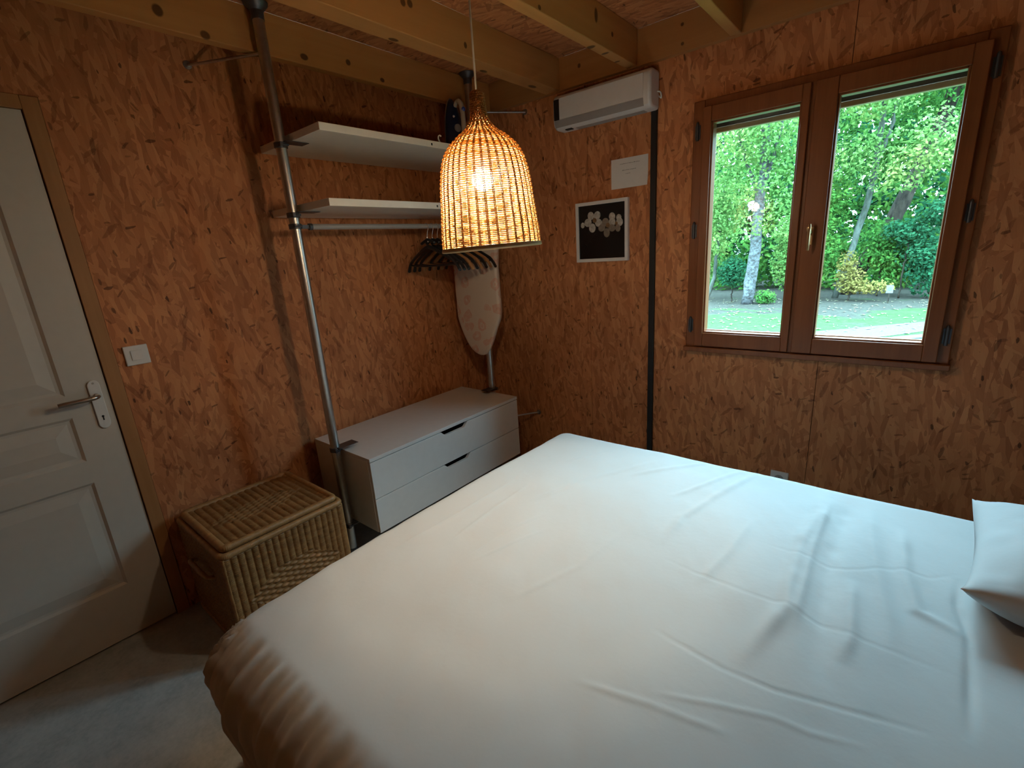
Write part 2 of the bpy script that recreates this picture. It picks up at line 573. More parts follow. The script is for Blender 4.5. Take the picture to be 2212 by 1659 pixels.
LF = 1.25
M['leaf_green'] = m_leaf('green_leaves', [(0.3, (0.014 * LF, 0.050 * LF, 0.012 * LF)), (0.5, (0.035 * LF, 0.105 * LF, 0.022 * LF)), (0.62, (0.075 * LF, 0.150 * LF, 0.030 * LF)), (0.75, (0.16 * LF, 0.17 * LF, 0.035 * LF))], 0)
M['leaf_lime'] = m_leaf('lime_leaves', [(0.3, (0.040 * LF, 0.100 * LF, 0.026 * LF)), (0.5, (0.085 * LF, 0.165 * LF, 0.045 * LF)), (0.7, (0.20 * LF, 0.21 * LF, 0.060 * LF))], 5)
M['leaf_dark'] = m_leaf('dark_leaves', [(0.3, (0.006 * LF, 0.030 * LF, 0.014 * LF)), (0.5, (0.016 * LF, 0.068 * LF, 0.032 * LF)), (0.7, (0.040 * LF, 0.11 * LF, 0.05 * LF))], 9)
M['leaf_gold'] = m_leaf('golden_leaves', [(0.3, (0.075 * LF, 0.075 * LF, 0.022 * LF)), (0.5, (0.125 * LF, 0.105 * LF, 0.03 * LF)), (0.7, (0.17 * LF, 0.135 * LF, 0.045 * LF))], 13)
M['leaf_fallen'] = plain('fallen_leaf', (0.12, 0.108, 0.06), 0.8, var=0.35, nscale=6)


def m_bark(name, a, b, s=(6, 6, 2)):
    t = NT(name)
    f = t.noise(t.vmath('MULTIPLY', t.pos(), s), 2.0, 5.0, 0.7)
    t.set(t.ramp(f, [(0.38, a), (0.6, b)]), 0.9, spec=0.1)
    t.bump(f, 0.5, 0.02)
    return t.m


M['bark_pale'] = m_bark('pale_birch_bark', (0.030, 0.030, 0.029), (0.105, 0.112, 0.116), (6, 6, 9))
M['bark_grey'] = m_bark('grey_lichen_bark', (0.030, 0.036, 0.028), (0.075, 0.086, 0.074))
M['bark_dark'] = m_bark('dark_bark', (0.012, 0.010, 0.008), (0.04, 0.032, 0.024))


def m_ground():
    t = NT('lawn_and_leaf_litter')
    P = t.pos()
    sp = t.n('ShaderNodeSeparateXYZ'); t.l(P, sp.inputs[0])
    fine = t.noise(P, 11.0, 6.0, 0.78)
    grass = t.ramp(fine, [(0.3, (0.016, 0.042, 0.012)), (0.7, (0.042, 0.088, 0.028))])
    litter = t.ramp(fine, [(0.3, (0.022, 0.021, 0.017)), (0.6, (0.044, 0.042, 0.034)), (0.75, (0.075, 0.070, 0.052))])
    n = t.noise(t.vmath('MULTIPLY', P, (0.5, 1.3, 1)), 1.1, 4.0, 0.6)
    far = t.n('ShaderNodeMapRange'); t.put(far.inputs[0], sp.outputs[1]); far.inputs[1].default_value = 7.5; far.inputs[2].default_value = 11.5; far.inputs[3].default_value = -0.13; far.inputs[4].default_value = 0.20
    k = t.math('ADD', n, far.outputs[0])
    t.set(t.mix(t.ramp(k, [(0.47, (0, 0, 0)), (0.56, (1, 1, 1))]), grass, litter), 0.95, spec=0.05)
    t.bump(fine, 0.6, 0.03)
    return t.m


M['ground'] = m_ground()
M['gravel'] = plain('pale_gravel', (0.034, 0.034, 0.033), 0.95, var=0.25, nscale=22, bump=0.5)
M['stone'] = plain('pale_stone_kerb', (0.045, 0.048, 0.046), 0.9, var=0.1, nscale=9)
M['sign_white'] = plain('white_sign_enamel', (0.11, 0.12, 0.15), 0.5, var=0.03)
M['sign_blue'] = plain('blue_sign_print', (0.08, 0.12, 0.35), 0.5, var=0.05)


# ================================================================== the room shell
RX, RY = 3.55, -3.55           # right wall, front wall (behind the camera)
CZ = 2.47
DOOR_Y0, DOOR_Y1, DOOR_Z = -2.979, -2.147, 2.052
LW0, LW1 = DOOR_Y0 - 0.05, DOOR_Y1 + 0.05          # rough opening


def shell(name, mb, mat, label, cat):
    o = mb.build(name, mat, loc=(0, 0, 0))
    return tag(o, label, cat, kind='structure')


shell('floor', MB().box(-0.12, RX + .12, RY - .12, 0.12, -0.12, 0.0), M['floor'], 'grey mottled floor beside the bed, below the white door', 'floor')
shell('ceiling', MB().box(-0.12, RX + .12, RY - .12, 0.12, CZ, CZ + 0.06), M['osb_ceiling'], 'strand board ceiling showing between the wooden joists', 'ceiling')
g = 0.0012
wl = MB()
for (y0, y1) in ((LW1, -1.205), (-1.205, 0.0)):
    wl.box(-0.10, 0, y0 + (g if y0 > LW1 else 0), y1, 0, CZ)
wl.box(-0.10, 0, LW0, LW1, DOOR_Z + 0.045, CZ).box(-0.10, 0, RY, LW0, 0, CZ).box(-0.12, -0.10, RY, 0, 0, CZ)
shell('wall_left', wl, M['osb_left'], 'strand board wall with the white door and the wardrobe poles', 'wall')
# wall with the window: panels meet at x = 0.917 and 2.105
WX0, WX1, WZ0, WZ1 = 1.515, 2.535, 0.935, 2.085
SX = (0.917, 2.105)
wb = MB()
wb.box(-0.12, SX[0], 0, 0.10, 0, CZ).box(SX[0] + 2 * g, WX0, 0, 0.10, 0, CZ)
wb.box(WX0, SX[1], 0, 0.10, 0, WZ0).box(SX[1] + 2 * g, WX1, 0, 0.10, 0, WZ0)
wb.box(WX0, SX[1], 0, 0.10, WZ1, CZ).box(SX[1] + 2 * g, WX1, 0, 0.10, WZ1, CZ)
wb.box(WX1, RX + .12, 0, 0.10, 0, CZ)
wb.box(SX[0] - .01, SX[0] + .012, .02, .10, 0, CZ)
wb.box(SX[1] - .01, SX[1] + .012, .02, .10, 0, WZ0).box(SX[1] - .01, SX[1] + .012, .02, .10, WZ1, CZ)
shell('wall_back', wb, M['osb_back'], 'strand board wall around the window and under the wall heater', 'wall')
shell('wall_right', MB().box(RX, RX + 0.12, RY, 0, 0, CZ), M['osb_left'], 'strand board wall at the head of the bed', 'wall')
shell('wall_front', MB().box(-0.12, RX + .12, RY - .12, RY, 0, CZ), M['osb_back'], 'strand board wall behind the viewpoint', 'wall')

# joists and rim board
for x0, w, lab in ((0.219, .045, 'pine ceiling joist behind the pole tops, closest to the door wall'),
                   (0.684, .092, 'thick pine ceiling joist passing behind the lamp cord'),
                   (1.175, .054, 'pine ceiling joist ending just above the wall heater'),
                   (1.657, .045, 'pine ceiling joist ending above the left half of the window'),
                   (2.14, .045, 'pine ceiling joist above the right half of the window'),
                   (2.62, .045, 'pine ceiling joist above the pillow'),
                   (3.10, .045, 'pine ceiling joist closest to the wall at the bed head')):
    o = MB().box(x0, x0 + w, RY + .002, -0.037, 2.312, CZ - .001).build('ceiling_joist', M['pine'], bevel=0.003)
    tag(o, lab, 'ceiling joist', 'pine joists under the ceiling', 'structure')
o = MB().box(0.002, RX - .002, -0.035, -0.001, 2.312, CZ - .001).build('trim_1', M['pine_rim'], bevel=0.002)
tag(o, 'pine rim board along the top of the window wall', 'rim board', kind='structure')

# ------------------------------------------------------------------ door in the left wall
dr = empty('door_1', (0.0, DOOR_Y1, 0.0), 'white panelled door with a lever handle in the strand board wall', 'door', kind='structure')


def panel_rings(mb, y0, y1, z0, z1, x):
    prof = [(0.0, 0.0), (0.010, -0.008), (0.020, -0.009), (0.062, -0.002)]
    loops = []
    for d, h in prof:
        loops.append([(x + h, y0 + d, z0 + d), (x + h, y1 - d, z0 + d), (x + h, y1 - d, z1 - d), (x + h, y0 + d, z1 - d)])
    v = [p for l in loops for p in l]
    f = []
    for i in range(len(loops) - 1):
        for k in range(4):
            f.append((i * 4 + k, i * 4 + (k + 1) % 4, i * 4 + 4 + (k + 1) % 4, i * 4 + 4 + k))
    f.append(tuple((len(loops) - 1) * 4 + k for k in range(4)))
    mb.add(v, f)


leaf = MB()
yl, yr = DOOR_Y0 + 0.002, DOOR_Y1 - 0.004
zb, zt = 0.010, DOOR_Z - 0.002
PY0, PY1 = DOOR_Y0 + 0.125, -2.275
pan = [(0.245, 0.715), (0.805, 0.985), (1.07, 1.93)]
X = 0.0
zs = [zb] + [z for p in pan for z in p] + [zt]
for (a, b) in ((yl, PY0), (PY1, yr)):
    for i in range(len(zs) - 1):
        leaf.add([(X, a, zs[i]), (X, b, zs[i]), (X, b, zs[i + 1]), (X, a, zs[i + 1])], [(0, 1, 2, 3)])
for i in range(0, len(zs) - 1, 2):
    leaf.add([(X, PY0, zs[i]), (X, PY1, zs[i]), (X, PY1, zs[i + 1]), (X, PY0, zs[i + 1])], [(0, 1, 2, 3)])
for (a, b) in pan:
    panel_rings(leaf, PY0, PY1, a, b, X)
leaf.add([(X, yl, zb), (X, yr, zb), (X, yr, zt), (X, yl, zt), (X - .04, yl, zb), (X - .04, yr, zb), (X - .04, yr, zt), (X - .04, yl, zt)],
         [(4, 7, 6, 5), (0, 4, 5, 1), (1, 5, 6, 2), (2, 6, 7, 3), (3, 7, 4, 0)])
leaf_o = leaf.build('door_leaf', M['door'], dr, fix=False)
cs = MB()
cs.box(-0.10, 0.008, DOOR_Y1, LW1 - .002, 0.0, DOOR_Z + 0.043).box(-0.10, 0.008, LW0 + .002, DOOR_Y0, 0.0, DOOR_Z + 0.043).box(-0.10, 0.008, DOOR_Y0, DOOR_Y1, DOOR_Z, DOOR_Z + 0.043)
cs.box(-0.10, -0.045, DOOR_Y0, DOOR_Y0 + .02, 0, DOOR_Z).box(-0.10, -0.045, DOOR_Y1 - .02, DOOR_Y1, 0, DOOR_Z)
tag(cs.build('door_casing', M['casing'], dr, bevel=0.002), 'reddish wooden casing around the door')
hp = MB()
hy, hz0, hz1 = -2.189, 0.918, 1.112
pts = [(0.001, hy + .019 * math.cos(a) , (hz1 - .022 if math.sin(a) > 0 else hz0 + .022) + .022 * math.sin(a)) for a in np.linspace(0, 2 * PI, 33)[:-1]]
hp.prism(pts, (0.007, 0, 0))
plate = hp.build('handle_plate', M['plastic_white'], dr, bevel=0.002)
lv = MB()
lv.tube(spline([(0.006, hy, 1.052), (0.035, hy, 1.052), (0.050, hy - .008, 1.052), (0.053, hy - .03, 1.051), (0.052, hy - .075, 1.050), (0.050, hy - .118, 1.049)], 24), [.0085] * 8 + [.009] * 16, 12)
tag(lv.build('lever', M['nickel'], dr, smooth=True), 'nickel lever handle')
kh = MB()
kh.lathe((0.0083, hy, 0.967), [(0.0042, 0), (0.0042, 0.0006)], 14, 'x').box(0.0082, 0.0089, hy - .0022, hy + .0022, 0.951, 0.966)
kh.build('keyhole', M['dark_slot'], plate)
kh = MB(); kh.lathe((0.0083, hy, 1.100), [(0.004, 0), (0.003, 0.0015)], 12, 'x').build('screw_head', M['nickel'], plate)

# ------------------------------------------------------------------ window
GROUND_Z = -0.25
wn_ = empty('window_1', (2.02, 0, 0.93), 'reddish wooden casement window with two sashes looking onto trees', 'window', kind='structure')
fr = MB()
FX0, FX1, FZ0, FZ1 = 1.510, 2.542, 0.925, 2.092
fr.box(FX0, FX0 + .052, -.032, .07, FZ0, FZ1).box(FX1 - .052, FX1, -.032, .07, FZ0, FZ1)
fr.box(FX0 + .052, FX1 - .052, -.032, .07, FZ1 - .045, FZ1).box(FX0 + .052, FX1 - .052, -.032, .07, FZ0, FZ0 + .042)
fr.build('window_frame', M['mahogany'], wn_, bevel=0.004)
MB().box(FX0 - .008, FX1 + .006, -.050, -.001, FZ0 - .006, FZ0 + .020).build('window_sill', M['mahogany'], wn_, bevel=0.004)


def sash(x0, x1, gx0, gx1, z0, z1, gz0, gz1, yf, lab):
    m = MB()
    m.box(x0, gx0, yf, .03, z0, z1).box(gx1, x1, yf, .03, z0, z1)
    m.box(gx0, gx1, yf + .002, .03, gz1, z1).box(gx0, gx1, yf + .002, .03, z0, gz0)
    o = m.build('sash', M['mahogany'], wn_, bevel=0.003)
    o['label'] = lab
    b = MB()
    w = .007
    b.box(gx0, gx0 + w, yf + .012, .0, gz0, gz1).box(gx1 - w, gx1, yf + .012, .0, gz0, gz1)
    b.box(gx0 + w, gx1 - w, yf + .012, .0, gz1 - w, gz1).box(gx0 + w, gx1 - w, yf + .012, .0, gz0, gz0 + w)
    b.build('glazing_bead', M['mahogany'], o, bevel=0.002)
    MB().box(gx0 + w, gx1 - w, -.004, .010, gz0 + .002, gz0 + w + .004).build('spacer_bar', M['seal'], o)
    p = MB()
    for yy in (-.001, .012):
        p.add([(gx0, yy, gz0), (gx1, yy, gz0), (gx1, yy, gz1), (gx0, yy, gz1)], [(0, 1, 2, 3)])
    p.build('pane', M['glass'], o, fix=False)
    return o


s1 = sash(1.560, 1.984, 1.598, 1.955, .952, 2.058, 1.020, 1.994, -.055, 'left sash')
s2 = sash(2.000, 2.504, 2.078, 2.458, .952, 2.058, 1.020, 1.994, -.055, 'right sash with the brass handle')
MB().box(1.984, 2.000, -.040, .03, .952, 2.058).build('meeting_strip', M['mahogany'], wn_)
hd = MB()
hx = 2.033
hd.box(hx - .011, hx + .011, -.062, -.0552, 1.428, 1.500)
hd.tube(spline([(hx, -.058, 1.478), (hx, -.085, 1.478), (hx - .002, -.094, 1.490), (hx - .003, -.094, 1.500)], 12), .008, 10)
hd.tube(spline([(hx, -.092, 1.512), (hx - .001, -.095, 1.46), (hx, -.090, 1.405)], 14), [.006, .008, .009, .009, .009, .009, .009, .009, .009, .009, .0085, .008, .007, .006], 10, flat=0.7)
tag(hd.build('window_handle', M['brass'], s2, smooth='auto'), 'brass espagnolette handle')
for x, pz in ((1.533, 1.960), (1.533, 1.520), (1.533, 1.056), (2.522, 1.975), (2.522, 1.512), (2.522, 1.056)):
    h = MB()
    h.cyl((x, -.040, pz - .036), (x, -.040, pz + .036), .0065, 12)
    h.lathe((x, -.040, pz + .036), [(.0065, 0), (.0045, .006), (.001, .009)], 12)
    h.box(x - .012, x + .012, -.0365, -.0325, pz - .03, pz + .03)
    h.build('hinge', M['dark_metal'], wn_, smooth='auto')
# outside reveal and roller shutter pulled almost fully up
rv = MB()
rv.box(FX0 - .06, FX0 + .004, .102, .30, FZ0 - .02, FZ1 + .25).box(FX1 - .004, FX1 + .06, .102, .30, FZ0 - .02, FZ1 + .25)
rv.box(FX0 - .06, FX1 + .06, .16, .30, FZ1 + .05, FZ1 + .25)
tag(rv.build('trim_2', M['reveal'], loc=(2.02, .2, 1.5)), 'outside reveal of the window', 'window reveal', kind='structure')
rs = empty('roller_shutter', (2.02, .14, 1.97), 'pale roller shutter raised to just above the window glass outside', 'roller shutter')
sl = MB()
for k in range(4):
    z0 = 2.020 + k * .042
    sl.prism([(FX0 + .02, .134, z0), (FX0 + .02, .142, z0 + .004), (FX0 + .02, .142, z0 + .036), (FX0 + .02, .134, z0 + .040), (FX0 + .02, .130, z0 + .020)], (FX1 - FX0 - .04, 0, 0))
sl.build('slat_curtain', M['shutter'], rs, bevel=0.001)
MB().box(FX0 + .02, FX1 - .02, .128, .146, 1.996, 2.019).build('dark_gap_strip', M['dark_metal'], rs)  # dark strip put in for the shaded gap between slats and bottom bar
tag(MB().box(FX0 + .02, FX1 - .02, .124, .150, 1.972, 1.996).build('bottom_bar', M['shutter_bar'], rs, bevel=0.003), 'beige bottom bar')

# daylight portal: only tells the renderer where the sky enters, gives off nothing itself
pd = bpy.data.lights.new('window_portal', 'AREA')
pd.shape = 'RECTANGLE'; pd.size = FX1 - FX0; pd.size_y = FZ1 - FZ0
pd.cycles.is_portal = True
po = bpy.data.objects.new('window_portal', pd)
po.location = ((FX0 + FX1) / 2, 0.10, (FZ0 + FZ1) / 2)
po.rotation_euler = (-PI / 2, 0, 0)
COL.objects.link(po)


# ================================================================== pendant lamp
lampC = Vector((1.4429, -1.4549, 0))
PROF = [(1.4969, .1390), (1.53, .1375), (1.6018, .1303), (1.6693, .1234), (1.7024, .1175), (1.735, .1079), (1.758, .0941), (1.7764, .0763), (1.7989, .0460), (1.8147, .0310), (1.8302, .0225), (1.8613, .0190), (1.8917, .0165)]
pz_ = np.array([p[0] for p in PROF]); pr_ = np.array([p[1] for p in PROF])
sl_ = np.r_[0, np.cumsum(np.hypot(np.diff(pz_), np.diff(pr_)))]


def prof_at(s):
    return np.interp(s, sl_, pz_), np.interp(s, sl_, pr_)


# smooth profile
_sp = spline(np.c_[pr_, pz_, np.zeros(len(pz_))], 200)
sl_ = np.r_[0, np.cumsum(np.hypot(np.diff(_sp[:, 1]), np.diff(_sp[:, 0])))]
pz_, pr_ = _sp[:, 1], _sp[:, 0]
TILT = Matrix.Translation((lampC.x, lampC.y, 1.90)) @ Matrix.Rotation(math.radians(1.6), 4, Vector((0.73, 0.68, 0)).cross(Vector((0, 0, 1)))) @ Matrix.Translation((-lampC.x, -lampC.y, -1.90))


def tilt(V):
    V = np.asarray(V, float)
    R = np.array(TILT.to_3x3()); T = np.array(TILT.translation)
    return V @ R.T + T


lamp = empty('pendant_lamp', (lampC.x, lampC.y, 1.4969), 'lit bell-shaped woven cane pendant lamp hanging above the bed', 'lamp')
NS = 36
st = MB()
ss = np.linspace(0, sl_[-1], 46)
zz, rr = prof_at(ss)
for k in range(NS):
    for da in (-.55, .55):
        keep = slice(0, None) if da < 0 or k % 2 == 0 else slice(0, 34)
        z, r = zz[keep], rr[keep]
        a = 2 * PI * k / NS + np.clip(da * .0030 / np.maximum(r, .012), -.1, .1)
        st.tube(tilt(np.c_[lampC.x + r * np.cos(a), lampC.y + r * np.sin(a), z]), .00155, 5)
shade = st.build('shade_stakes', M['stake'], lamp, smooth=True, fix=False)
wv = MB()
nseg = NS * 4
aa = np.arange(nseg) * 2 * PI / nseg
row, s = 0, 0.006
while s < sl_[-1] - .002:
    z, r = prof_at(s)
    seg = nseg if r > .05 else NS * 2
    a = np.arange(seg) * 2 * PI / seg
    wob = .0017 * np.cos(NS / 2 * a + PI * row) + rng.normal(0, .0002, seg)
    rad = r + wob
    zr = z + .0005 * np.sin(3 * a + row) + rng.normal(0, .00025, seg)
    wv.tube(tilt(np.c_[lampC.x + rad * np.cos(a), lampC.y + rad * np.sin(a), zr]), float(np.interp(z, [1.60, 1.66, 1.72, 1.78], [.00125, .00145, .0020, .0021])), 5, closed=True)
    row += 1
    s += .0052 if r > .09 else (.0066 if r > .03 else .0056)
wv.build('shade_weave', M['shade'], lamp, smooth=True, fix=False)
rm = MB()
a = np.arange(72) * 2 * PI / 72
for dz, rad in ((0.0, .0042), (.005, .003)):
    rm.tube(tilt(np.c_[lampC.x + (pr_[0]) * np.cos(a), lampC.y + pr_[0] * np.sin(a), np.full(72, pz_[0] + dz)]), rad, 8, closed=True)
rm.build('shade_rim', M['rim_cane'], lamp, smooth=True, fix=False)
cp = MB()
cp.tube(tilt([(lampC.x, lampC.y, 1.872), (lampC.x, lampC.y, 1.8945)]), .0150, 16)
cp.build('shade_collar', M['stake'], lamp, smooth='auto')
cd = MB().tube([(lampC.x, lampC.y, 1.74), (lampC.x, lampC.y, CZ - .03)], .0026, 8)
cd.build('cord', M['cord_white'], lamp, smooth=True)
MB().lathe((lampC.x, lampC.y, CZ - .032), [(.012, 0), (.034, .006), (.036, .0315)], 24).build('ceiling_rose', M['plastic_white'], lamp, smooth='auto')
MB().lathe((lampC.x, lampC.y, 1.708), [(.016, 0), (.017, .012), (.017, .034), (.006, .045)], 18).build('bulb_holder', M['plastic_white'], lamp, smooth='auto')
bl = MB()
bl.lathe((BULB.x, BULB.y, BULB.z), [(.0002, -.030)] + [(.030 * math.sin(t), -.030 * math.cos(t)) for t in np.linspace(.2, 2.3, 12)] + [(.015, .030)], 24)
tag(bl.build('light_bulb', M['bulb'], lamp, smooth=True), 'glowing warm bulb inside the shade')


# ================================================================== wardrobe system
def pole(name, x, y, clamps, wall_to, arm_dir, label, zcl):
    e = empty(name, (x, y, 0.0), label, 'pole', 'aluminium wardrobe poles')
    MB().lathe((x, y, 0.0015), [(.042, 0), (.042, .006), (.024, .014), (.0225, .05), (.0225, .052)], 24).build('floor_foot', M['dark_metal'], e, smooth='auto')
    MB().cyl((x, y, .03), (x, y, CZ - .02), .0215, 28).build('pole_tube', M['alu'], e, smooth='auto')
    MB().lathe((x, y, CZ - .060), [(.0235, 0), (.0245, .03), (.043, .050), (.045, .058)], 24).build('ceiling_flange', M['dark_metal'], e, smooth='auto')
    for z in clamps:
        c = MB()
        c.lathe((x, y, z - .011), [(.0215, 0), (.0265, .001), (.0265, .021), (.0215, .022)], 24, cap=False)
        c.box(x + .008, x + .036, y - .013 * arm_dir - .006, y - .013 * arm_dir + .006, z - .009, z + .009)
        c.cyl((x + .026, y - .02, z - .0), (x + .026, y + .02, z), .0045, 10)
        y2 = y + arm_dir * .10
        c.box(x - .012, x + .050, min(y, y2), max(y, y2), z + .0100, z + .0125)
        c.build('shelf_clamp', M['dark_metal'], e, bevel=0.001)
    for zc, (wx, wy) in wall_to:
        r = MB()
        v = Vector((wx - x, wy - y, 0)); v.normalize()
        r.tube([(x + v.x * .02, y + v.y * .02, zc), (wx - v.x * .002, wy - v.y * .002, zc)], .0055, 10)
        wn2 = (1, 0, 0) if abs(wx) < .01 else (0, -1, 0)
        r.tube([(wx + wn2[0] * .0012, wy + wn2[1] * .0012, zc), (wx + wn2[0] * .005, wy + wn2[1] * .005, zc)], .016, 14)
        r.build('wall_stay', M['alu'], e, smooth='auto')
    return e


PLY, PRY, PX = -1.427, -0.266, 0.307
pole('wardrobe_pole', PX, PLY, (1.966, 1.693, 0.606, .188), [(2.300, (0.0, -1.602))], 1, 'aluminium pole in front of the joist at the left ends of the two shelves', 0)
pole('wardrobe_pole', PX, PRY, (1.966, 1.693, 0.606, .188), [(2.270, (0.505, 0.0)), (0.388, (0.491, 0.0))], -1, 'aluminium pole in the corner behind the ironing board', 0)

for z0, z1, x1, lab, yn in ((1.9795, 2.0085, .570, 'upper white wardrobe shelf carrying the iron', -.829), (1.7065, 1.7365, .557, 'lower white wardrobe shelf directly above the clothes rail', -.822)):
    e = empty('wardrobe_shelf', (.30, -.848, z0), lab, 'shelf', 'white wardrobe shelves')
    sh = MB()
    # board notched around both poles
    ya, yb = -1.398, -.298
    sh.box(.060, x1, ya, yb, z0, z1)
    b = sh.build('board', M['shelf'], e, bevel=0.0015)
    MB().box(x1 - .0005, x1 + .0006, yn - .004, yn + .004, z0 + .008, z0 + .018).build('edge_notch', M['dark_slot'], b)

ra = empty('clothes_rail', (PX, -.85, 1.645), 'grey metal clothes rail below the lower shelf', 'clothes rail')
MB().cyl((PX, PLY + .075, 1.646), (PX, PRY - .075, 1.646), .0125, 20).build('rail_tube', M['plastic_grey'], ra, smooth='auto')
for y, d in ((PLY, 1), (PRY, -1)):
    c = MB()
    c.lathe((PX, y, 1.636), [(.0215, 0), (.0265, .001), (.0265, .021), (.0215, .022)], 24, cap=False)
    c.box(PX - .006, PX + .006, min(y + d * .024, y + d * .078), max(y + d * .024, y + d * .078), 1.638, 1.654)
    c.cyl((PX + .026, y - .018, 1.647), (PX + .026, y + .018, 1.647), .0045, 10)
    c.lathe((PX, y + d * .068 - .007, 1.646), [(.0145, 0), (.0145, .014)], 18, 'y')
    c.build('rail_bracket', M['dark_metal'], ra, smooth='auto')


# hangers -------------------------------------------------------------
def hanger_mesh(kind):
    """hanger in local coordinates: hook centre over the rail at the origin, shoulders along x"""
    rt = .0152
    hk = MB()
    th = np.linspace(-2.0, PI + .0, 20)
    pts = [(rt * math.cos(a), 0, rt * math.sin(a)) for a in np.linspace(-.35, PI + .55, 18)][::-1]
    # from the open tip over the rail and down the stem
    tip = pts
    stem = [(rt * .86, 0, -.012), (rt * .3, 0, -.030), (0, 0, -.045), (0, 0, -.085)]
    hk.tube(spline(np.array(tip + stem), 40), .0019, 8)
    bd = MB()
    hw = .215
    zt = -.085
    xs = np.linspace(-hw, hw, 41)
    u = np.abs(xs) / hw
    zc = zt - .010 - .105 * u**1.25 - .030 * np.clip((u - .82) / .18, 0, 1) ** 2
    ht = np.where(u < .15, .024, .024 - .006 * u) * np.where(u > .93, .8, 1)
    hv = .007 + .005 * np.clip((u - .55) / .45, 0, 1)
    A = []
    for t in np.linspace(0, 2 * PI, 13)[:-1]:
        A.append(np.c_[xs, hv / 1.0 * np.cos(t) + .018 * u**2, zc - ht / 2 + ht / 2 * np.sin(t)])
    A = np.array(A)                                   # ring x along
    A = np.concatenate([A, A[:1]], 0)
    bd.grid(A)
    for k in (0, -1):
        bd.add(A[:-1, k], [tuple(range(12))] if k else [tuple(range(11, -1, -1))])
    bd.tube(spline([(-.055, 0, zt - .004), (-.02, 0, zt + .010), (0, 0, zt + .016), (.02, 0, zt + .010), (.055, 0, zt - .004)], 16), .0085, 8)
    br = MB()
    zb_ = zc[3] - .016
    br.tube(spline([(-hw * .90, .015, zc[2] - .008), (-hw * .86, .012, zb_ - .004), (-hw * .6, .006, zb_ - .010), (0, 0, zb_ - .012), (hw * .6, .006, zb_ - .010), (hw * .86, .012, zb_ - .004), (hw * .90, .015, zc[2] - .008)], 40), .0052 if kind == 'black' else .0062, 8)
    return hk, bd, br


proto = {}
for kind, mat in (('black', M['plastic_black']), ('wood', M['hanger_wood'])):
    e = empty('clothes_hanger', (PX, -1.0, 1.6445))
    hk, bd, br = hanger_mesh(kind)
    for nm, mb, mt in (('hook', hk, M['steel']), ('shoulder_bar', bd, mat), ('trouser_bar', br, mat)):
        mb.v = [v + np.array(WL[e]) for v in mb.v]
        mb.build(nm, mt, e, smooth=True, fix=True)
    proto[kind] = e
used = set()


def place_hanger(kind, y, rz, label, dz=0):
    p = proto[kind]
    if kind not in used:
        used.add(kind); o = p
    else:
        o = p.copy(); COL.objects.link(o)
        for ch in p.children:
            c = ch.copy(); COL.objects.link(c); c.parent = o
    o.location = (PX, y, 1.6445)
    o.rotation_euler = (0, 0, rz)
    tag(o, label, 'clothes hanger', 'clothes hangers on the rail')
    return o


ords = ['first', 'second', 'third', 'fourth', 'fifth', 'sixth', 'seventh']
nb = nw = 0
for i, kind in enumerate(('black', 'black', 'black', 'wood', 'black', 'wood', 'black', 'wood', 'black')):
    y, rz = -.690 + .0365 * i, (-.01, -.02, -.03, -.05, -.06, -.06, -.05, -.04, -.03)[i]
    if kind == 'black':
        place_hanger(kind, y, rz, 'black plastic clothes hanger, %s black one from the left on the rail' % ords[nb]); nb += 1
    else:
        place_hanger(kind, y, rz, 'brown wooden clothes hanger, %s wooden one from the left on the rail' % ords[nw]); nw += 1

# ironing board hanging from the rail end --------------------------------
ib = empty('ironing_board', (.335, -.345, .86), 'small ironing board with a faded pink print cover hanging tip down from the rail', 'ironing board')
out = [(.155, 1.555), (.153, 1.40), (.152, 1.20), (.154, 1.085), (.175, 1.02), (.205, .955), (.240, .905), (.285, .870), (.330, .858), (.372, .868), (.405, .900), (.435, .955), (.470, 1.03), (.500, 1.085), (.510, 1.13), (.510, 1.25), (.508, 1.40), (.505, 1.555), (.44, 1.585), (.22, 1.585)]
cl = spline(np.array([(x, 0, z) for x, z in out + out[:1]]), 90)[:-1]
cen = cl.mean(0)
rings = []
for (dy, sc) in ((.004, .97), (-.004, .985), (-.014, 1.0), (-.022, .995), (-.027, .975), (-.029, .93), (-.030, .6), (-.030, .05)):
    q = cen + (cl - cen) * sc
    q[:, 1] = -.345 + dy
    rings.append(q)
A = np.array(rings); A = np.concatenate([A, A[:, :1]], 1)
m = MB().grid(A)
m.add(A[-1, :-1], [tuple(range(A.shape[1] - 1))])
m.build('padded_cover', M['ironing'], ib, smooth=True)
m = MB()
q = cen + (cl - cen) * .95; q[:, 1] = -.345 + .006
m.prism(q, (0, .008, 0))
m.build('board_panel', M['alu'], ib)
m = MB()
for x in (.24, .42):
    m.tube(spline([(x, -.331, 1.50), (x, -.322, 1.45), (x, -.320, 1.2), (x + (.33 - x) * .3, -.320, 1.05)], 20), .006, 8)
m.tube([(.24, -.322, 1.30), (.42, -.322, 1.30)], .006, 8)
m.build('folded_legs', M['alu'], ib, smooth=True)
m = MB()
m.tube(spline([(.307, -.335, 1.58), (.307, -.338, 1.62), (.290, -.342, 1.640), (.292, -.345, 1.658), (.307, -.345, 1.664), (.322, -.345, 1.656), (.324, -.345, 1.642)], 24), .0025, 8)
m.build('hanging_hook', M['steel'], ib, smooth=True)

